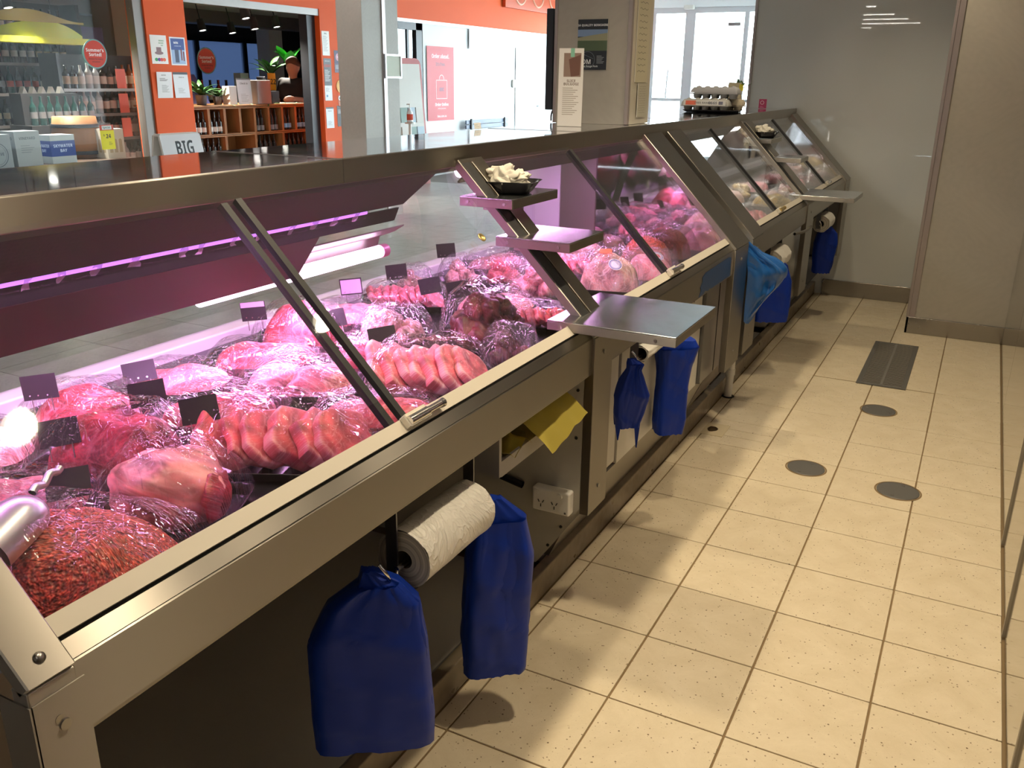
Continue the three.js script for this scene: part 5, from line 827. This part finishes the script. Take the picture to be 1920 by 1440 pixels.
tag(obj('blue_film', [(() => { const s = new THREE.Shape([[.50, .755], [.475, .775], [.488, .79], [.462, .805], [.47, .822], [.43, .835], [.10, .838], [.06, .83], [.06, .757], [.34, .757], [.36, .762], [.38, .756], [.42, .765], [.44, .757]].map((p) => new THREE.Vector2(-p[0], p[1]))); const g = new THREE.ExtrudeGeometry(s, { depth: .0008, bevelEnabled: false }); g.rotateY(Math.PI / 2); g.translate(.0957, 0, 0); return g; })()], phy({ color: C(.010, .05, .15), roughness: .3 })), 'torn patch of blue protective film left on the steel rail', 'film');
M.rollPaper = phy({ name: 'white roll plastic', color: C(.78, .75, .67), roughness: .32, bumpMap: wrinkle, bumpScale: .0035 });
M.rollEnd = std({ name: 'roll end', map: dataTex(128, 128, (u, v) => { const r = Math.hypot(u - .5, v - .5) * 22; const g = .66 + Math.sin(r * 2.4) * .06 + Math.sin(r * 6.1) * .04; return [g, g * .97, g * .9]; }), roughness: .6 });
function bagRoll(label, x, y, zN, zF, r, core = .019, paper = M.rollPaper) {
  const t = thing('bag_roll', label, 'roll', 'bag rolls under the counter', [x, y, (zN + zF) / 2]); const h = zN - zF;
  const body = grid(40, 14, (u, v) => { const a = u * Math.PI * 2, q = r + .0022 * Math.max(0, N3(Math.cos(a) * 2.2, v * 3.5, Math.sin(a) * 2.2 + 4)) * 3; return [Math.cos(a) * q, Math.sin(a) * q, -h / 2 + h * v]; });
  obj('sheet', [flat(body)], paper, t);
  for (const s of [1, -1]) { const g = new THREE.RingGeometry(core, r + .0005, 40, 1); if (s < 0) g.rotateY(Math.PI); g.translate(0, 0, s * h / 2); obj('roll_end', [g], M.rollEnd, t); }
  obj('core', [flat(new THREE.CylinderGeometry(core, core, h, 24, 1, true).rotateX(Math.PI / 2))], phy({ color: C(.16, .12, .09), roughness: .8, side: THREE.DoubleSide }), t);
  const hd = thing('roll_holder', 'dark bracket with a steel rod carrying the ' + label.split(' ').slice(0, 5).join(' '), 'bracket', 'roll holders', [x, y, (zN + zF) / 2]);
  obj('rod', [cyl(.006, h + .05, 'z', 0, -.008, 0, 12)], M.chrome, hd);
  const up = .75 - y; for (const s of [1, -1]) { obj('arm', [bx(-.028, -.002, -.03, up, s * (h / 2 + .016) - .002, s * (h / 2 + .016) + .002)], M.steelDark, hd); }
  obj('hook', [tube([[0, -.01, h / 2 + .02], [.01, -.025, h / 2 + .05], [.012, .012, h / 2 + .075], [.0, .03, h / 2 + .08]], .0035)], M.chrome, hd);
}
bagRoll('large white plastic bag roll under the near cabinet', .062, .612, 2.345, 2.085, .060);
bagRoll('almost empty white roll core in front of the white panels', .098, .706, 1.115, .85, .024, .020, phy({ color: C(.66, .64, .58), roughness: .5 }));
bagRoll('cream bag roll below the brass handle cabinet', .072, .655, -.86, -1.10, .054);
bagRoll('white bag roll near the grey wall', .075, .65, -2.32, -2.55, .052);
tag(obj('steel_rod', [tube([[.10, .735, -1.28], [.125, .73, -1.45], [.13, .735, -1.60]], .008)], M.steelDull), 'short steel rod hung along the rail of the brass handle cabinet', 'rod');

// ---- power point, cloths
{ const t = thing('power_outlet', 'white double power outlet on the grey divider board', 'power outlet', undefined, [0.0, .365, 1.5155]);
  obj('plate', [bx(-.058, .058, -.036, .036, -.016, .017, .006)], M.whitePlastic, t); const dk = M.blackMatte;
  for (const x of [-.030, .012]) for (const [a, b, w, h, r] of [[-.007, -.004, .0022, .009, .5], [.007, -.004, .0022, .009, -.5], [0, -.017, .0022, .009, 0]]) { const g = new THREE.BoxGeometry(w, h, .002); g.rotateZ(r); g.translate(x + a, b, .0175); obj('socket_slot', [g], dk, t); }
  for (const x of [-.044, .028]) obj('switch', [cyl(.0075, .004, 'z', x, .022, .018, 16)], M.whitePlastic, t); obj('screw', [cyl(.003, .002, 'z', .046, -.026, .0175, 10)], M.screw, t); }
M.yellow = phy({ name: 'yellow wipe cloth', color: C(.50, .40, .055), roughness: .85, transmission: .15, thickness: 0 });
function cloth(label, f, name = 'yellow_cloth') { return tag(obj(name, [grid(18, 18, f)], M.yellow), label, 'cloth', 'yellow wipe cloths'); }
cloth('yellow cloth hanging over the shelf lip next to the steel post', (u, v) => { const z = 1.77 - u * .22 + .012 * N3(v * 3, u * 2, 1), a = v; const x = -.10 + a * .21, y = .655 + .035 * Math.sin(a * 2.4) - Math.max(0, a - .6) * .13 + .012 * N3(u * 4, v * 4, 2) + u * .035; return [x, y, z]; });
cloth('yellow cloth twisted on the small shelf under the rail', (u, v) => { const z = 1.87 - u * .13 + .015 * N3(v * 4, 3, u), x = -.14 + v * .18; return [x, .622 + .03 * Math.abs(Math.sin(u * 4 + v * 2)) + .01 * N3(u * 5, v * 5, 4), z]; });
tag(obj('folded_papers', [bx(-.30, -.02, .6125, .622, 1.66, 1.88, .002)], std({ color: C(.30, .32, .28), roughness: .8 })), 'grey green folded papers lying on the small shelf', 'papers');

// ---- floor fittings
M.drain = phy({ name: 'grey drain cover', color: C(.13, .125, .115), metalness: .4, roughness: .5 });
for (const [x, z, r, l] of [[.487, .085, .074, 'round grey floor cover closest to the counter'], [.842, .133, .078, 'round grey floor cover closest to the polished wall'], [.673, -.785, .077, 'round grey floor cover next to the rectangular grate']]) {
  const t = thing('drain_cover', l, 'drain cover', 'round floor drain covers', [x, 0, z], x * 9);
  obj('ring', [lathe([[r + .002, -.001], [r + .008, -.001], [r + .008, .0012], [r + .002, .0014]], 44)], M.grout, t);
  obj('lid', [lathe([[.0001, .0032], [r - .004, .0032], [r, .0018], [r, -.001], [.0001, -.001]], 44)], M.drain, t);
  for (const s of [1, -1]) obj('screw', [cyl(.006, .001, 'y', s * r * .72, .0036, 0, 14)], M.screw, t); }
M.slat = phy({ name: 'grate slat', color: C(.30, .28, .25), metalness: .6, roughness: .45 });
{ const t = thing('floor_grate', 'rectangular slotted steel floor grate', 'floor grate', undefined, [.64, 0, -1.62], 0); const W = .122, D = .45;
  obj('channel', [bx(-.097, .097, -.118, -.112, -.428, .428)], M.skirt, t);
  obj('frame', [bx(-W, -W + .024, .001, .005, -D, D, .001), bx(W - .024, W, .001, .005, -D, D, .001), bx(-W + .024, W - .024, .001, .005, -D, -D + .02, .001), bx(-W + .024, W - .024, .001, .005, D - .02, D, .001)], M.drain, t);
  obj('centre_bar', [bx(-.006, .006, .001, .0056, -D + .02, D - .02)], phy({ color: C(.25, .24, .22), metalness: .6, roughness: .5 }), t);
  const sg = bx(-W + .024, W - .024, .001, .0046, -.0055, .0055); for (let k = 0; k < 36; k++) { const o = obj('slat', sg, M.slat, t); o.position.z = -D + .029 + k * (2 * D - .058) / 35; } }
{ const t = thing('floor_socket_plate', 'square tan tile with a broken dark hole beside the plinth', 'floor plate', undefined, [.045, 0, -.15], 0);
  obj('plate', [(() => { const s = new THREE.Shape([[-.05, -.075], [.05, -.075], [.05, .075], [-.05, .075]].map((p) => new THREE.Vector2(...p))); s.holes.push(new THREE.Path(Array.from({ length: 14 }, (_, i) => { const a = -i / 14 * 6.283, q = 1 + .25 * N3(Math.cos(a) * 2, Math.sin(a) * 2, 3); return new THREE.Vector2(Math.cos(a) * .024 * q - .012, Math.sin(a) * .036 * q); }))); const g = new THREE.ExtrudeGeometry(s, { depth: .0022, bevelEnabled: false }); g.rotateX(-Math.PI / 2); return g; })()], std({ color: C(.52, .43, .27), roughness: .7 }), t);
}
{ const t = thing('drain_pipe', 'white plastic drain pipe running into the floor under the counter', 'pipe', undefined, [-.022, 0, -.63]);
  obj('pipe', [tube([[-.04, .30, .02], [.0, .22, .01], [.002, .15, 0], [.0, .07, 0], [-.002, .001, 0]], .019, 14, 30)], M.whitePlastic, t); obj('coupling', [cyl(.0225, .03, 'y', .0015, .13, 0, 18)], M.whitePlastic, t); obj('floor_ring', [lathe([[.02, 0], [.032, 0], [.030, .003], [.02, .003]], 24)], M.blackMatte, t); }
{ // corner piece of the near end
  const t = thing('cabinet_end_piece', 'folded steel corner piece at the near end of the counter', 'end cap', undefined, [0, 0, 0]);
  obj('corner_plate', [bx(.1035, .1055, .60, .835, 3.052, 3.118), bx(.05, .1055, .60, .835, 3.120, 3.122)], M.steel, t);
  obj('rivet', [cyl(.007, .003, 'x', .1062, .79, 3.085, 16)], M.screw, t);
  const q = S(.022, .0135); const rv = lathe([[.0001, .003], [.003, .0028], [.007, .0], [.0001, 0]], 16); rv.rotateZ(-.777); rv.translate(q[0], q[1], 3.09); obj('rivet', [rv], M.screw, t); }

// ---- people
function sdfBody(bones, min, max, cell) {
  const size = Math.max(max[0] - min[0], max[1] - min[1], max[2] - min[2]), res = Math.min(110, Math.ceil(size / cell)), mc = new MarchingCubes(res, M.black, false, false, 120000);
  mc.isolation = 0; const c = min.map((m, i) => (m + max[i]) / 2), half = size / 2 * 1.06;
  for (let z = 0; z < res; z++) for (let y = 0; y < res; y++) for (let x = 0; x < res; x++) {
    const p = [x, y, z].map((v, i) => c[i] + (v - res / 2) / (res / 2) * half); let acc = 0, k = 60;
    for (const [a, b, ra, rb] of bones) { const d = [b[0] - a[0], b[1] - a[1], b[2] - a[2]], L = d[0] * d[0] + d[1] * d[1] + d[2] * d[2] || 1e-9; let t = ((p[0] - a[0]) * d[0] + (p[1] - a[1]) * d[1] + (p[2] - a[2]) * d[2]) / L; t = Math.max(0, Math.min(1, t)); const e = Math.hypot(p[0] - a[0] - d[0] * t, p[1] - a[1] - d[1] * t, p[2] - a[2] - d[2] * t) - (ra + (rb - ra) * t); acc += Math.exp(-k * e); }
    mc.field[z * res * res + y * res + x] = Math.log(acc) / k;
  }
  mc.update(); const n = mc.count, pos = Float32Array.from(mc.positionArray.subarray(0, n * 3)), nor = Float32Array.from(mc.normalArray.subarray(0, n * 3));
  for (let i = 0; i < n; i++) for (let k = 0; k < 3; k++) pos[i * 3 + k] = pos[i * 3 + k] * half + c[k];
  const g = new THREE.BufferGeometry(); g.setAttribute('position', new THREE.BufferAttribute(pos, 3)); g.computeVertexNormals(); let w = mergeVertices(g, 1e-4); w.computeVertexNormals(); return flat(w);
}
function person(label, pos, turn, { top, legs, skin, hair, armL, armR, group }) {   // faces +z before turning; arms as [elbow, wrist, fingertips]
  const t = thing('person', label, 'person', group, pos, turn), sk = std({ name: 'skin', color: skin, roughness: .55 });
  const sh = [.185, 1.42, 0], mir = (p) => [-p[0], p[1], p[2]];
  const hand = (w, f) => { const d = f.map((v, i) => v - w[i]), o = [[w, w.map((v, i) => v + d[i] * .5), .022, .032]]; for (let k = 0; k < 4; k++) { const s = (k - 1.5) * .019, b = w.map((v, i) => v + d[i] * .5), m = w.map((v, i) => v + d[i] * .78), e = w.map((v, i) => v + d[i] * (k === 0 || k === 3 ? .95 : 1.05)); b[0] += s; m[0] += s * 1.1; e[0] += s * 1.15; e[1] -= .014; o.push([b, m, .0095, .009], [m, e, .009, .0075]); } const b = w.map((v, i) => v + d[i] * .2); o.push([b, [b[0] + .04, b[1] - .005, b[2] + d[2] * .25], .011, .010], [[b[0] + .04, b[1] - .005, b[2] + d[2] * .25], [b[0] + .048, b[1] - .01, b[2] + d[2] * .45], .010, .008]); return o; };
  const head = [[[0, 1.62, .01], [0, 1.66, .0], .082, .088], [[0, 1.56, .035], [0, 1.60, .03], .052, .07], [[0, 1.60, .10], [0, 1.625, .098], .014, .011], [[.082, 1.62, 0], [.086, 1.64, -.005], .014, .014], [[-.082, 1.62, 0], [-.086, 1.64, -.005], .014, .014], [[0, 1.44, -.005], [0, 1.55, .01], .055, .052]];
  obj('head', [sdfBody(head, [-.14, 1.38, -.14], [.14, 1.78, .16], .009)], sk, t);
  for (const s of [1, -1]) obj('eye', [at(new THREE.SphereGeometry(.010, 10, 8), s * .032, 1.635, .082)], M.black, t);
  obj('hair', [sdfBody([[[0, 1.68, -.02], [0, 1.70, .0], .088, .085], [[0, 1.60, -.06], [0, 1.66, -.05], .06, .07], [[.06, 1.66, -.01], [.05, 1.70, .03], .045, .04], [[-.06, 1.66, -.01], [-.05, 1.70, .03], .045, .04]], [-.15, 1.5, -.17], [.15, 1.82, .12], .010)], std({ name: 'hair', color: hair, roughness: .7 }), t);
  const shirt = [[[0, 1.06, 0], [0, 1.30, .01], .145, .155], [[.09, 1.38, 0], [-.09, 1.38, 0], .10, .10], [[.06, 1.10, .02], [.09, 1.34, .03], .12, .12], [[-.06, 1.10, .02], [-.09, 1.34, .03], .12, .12], [sh, armL[0], .068, .050], [mir(sh), armR[0], .068, .050]];
  obj('shirt', [sdfBody(shirt, [-.55, .85, -.35], [.55, 1.55, .5], .016)], std({ name: 'shirt', color: top, roughness: .8 }), t);
  obj('body', [sdfBody([[armL[0], armL[1], .043, .030], [armR[0], armR[1], .043, .030]], [-.5, .8, -.3], [.5, 1.4, .6], .012), sdfBody(hand(armL[1], armL[2]), armL[1].map((v, i) => Math.min(v, armL[2][i]) - .08), armL[1].map((v, i) => Math.max(v, armL[2][i]) + .08), .0045), sdfBody(hand(armR[1], armR[2]), armR[1].map((v, i) => Math.min(v, armR[2][i]) - .08), armR[1].map((v, i) => Math.max(v, armR[2][i]) + .08), .0045)], sk, t);
  obj('trousers', [sdfBody([[[0, 1.0, 0], [0, .92, 0], .15, .15], [[.09, .90, 0], [.10, .48, .01], .095, .065], [[.10, .48, .01], [.10, .09, -.01], .065, .045], [[-.09, .90, 0], [-.10, .48, .01], .095, .065], [[-.10, .48, .01], [-.10, .09, -.01], .065, .045]], [-.3, .0, -.3], [.3, 1.2, .3], .016)], std({ name: 'trousers', color: legs, roughness: .85 }), t);
  for (const s of [1, -1]) obj('shoe', [sdfBody([[[s * .10, .05, -.04], [s * .105, .04, .14], .048, .038]], [s * .10 - .1, -.02, -.14], [s * .10 + .1, .12, .24], .01)], M.blackMatte, t);
  return t;
}
person('person in a black top working at the till of the bottle shop', [-8.30, 0, -7.12], .25, { top: C(.012, .012, .014), legs: C(.02, .02, .025), skin: C(.55, .30, .20), hair: C(.12, .055, .03), armL: [[.24, 1.17, .10], [.17, 1.20, .36], [.13, 1.20, .53]], armR: [[-.24, 1.17, .08], [-.12, 1.19, .34], [-.08, 1.19, .51]] });
person('person in a navy top standing half hidden behind the column', [-1.60, 0, -3.0], 2.6, { top: C(.02, .035, .10), legs: C(.35, .27, .22), skin: C(.55, .34, .25), hair: C(.06, .04, .03), armL: [[.25, 1.14, -.02], [.24, .92, .08], [.23, .76, .12]], armR: [[-.25, 1.14, -.02], [-.24, .92, .08], [-.23, .76, .12]] });
// the photographer, whose shadow from the lamp behind falls on the aisle floor
person('person in a dark top holding up a phone at the end of the aisle', [.89, 0, 4.16], Math.PI, { top: C(.03, .03, .035), legs: C(.03, .03, .05), skin: C(.55, .34, .25), hair: C(.05, .035, .03), armL: [[.23, 1.16, .12], [.10, 1.40, .30], [.05, 1.47, .42]], armR: [[-.23, 1.16, .12], [-.10, 1.40, .30], [-.05, 1.47, .42]] });

renderer.render(scene, camera);
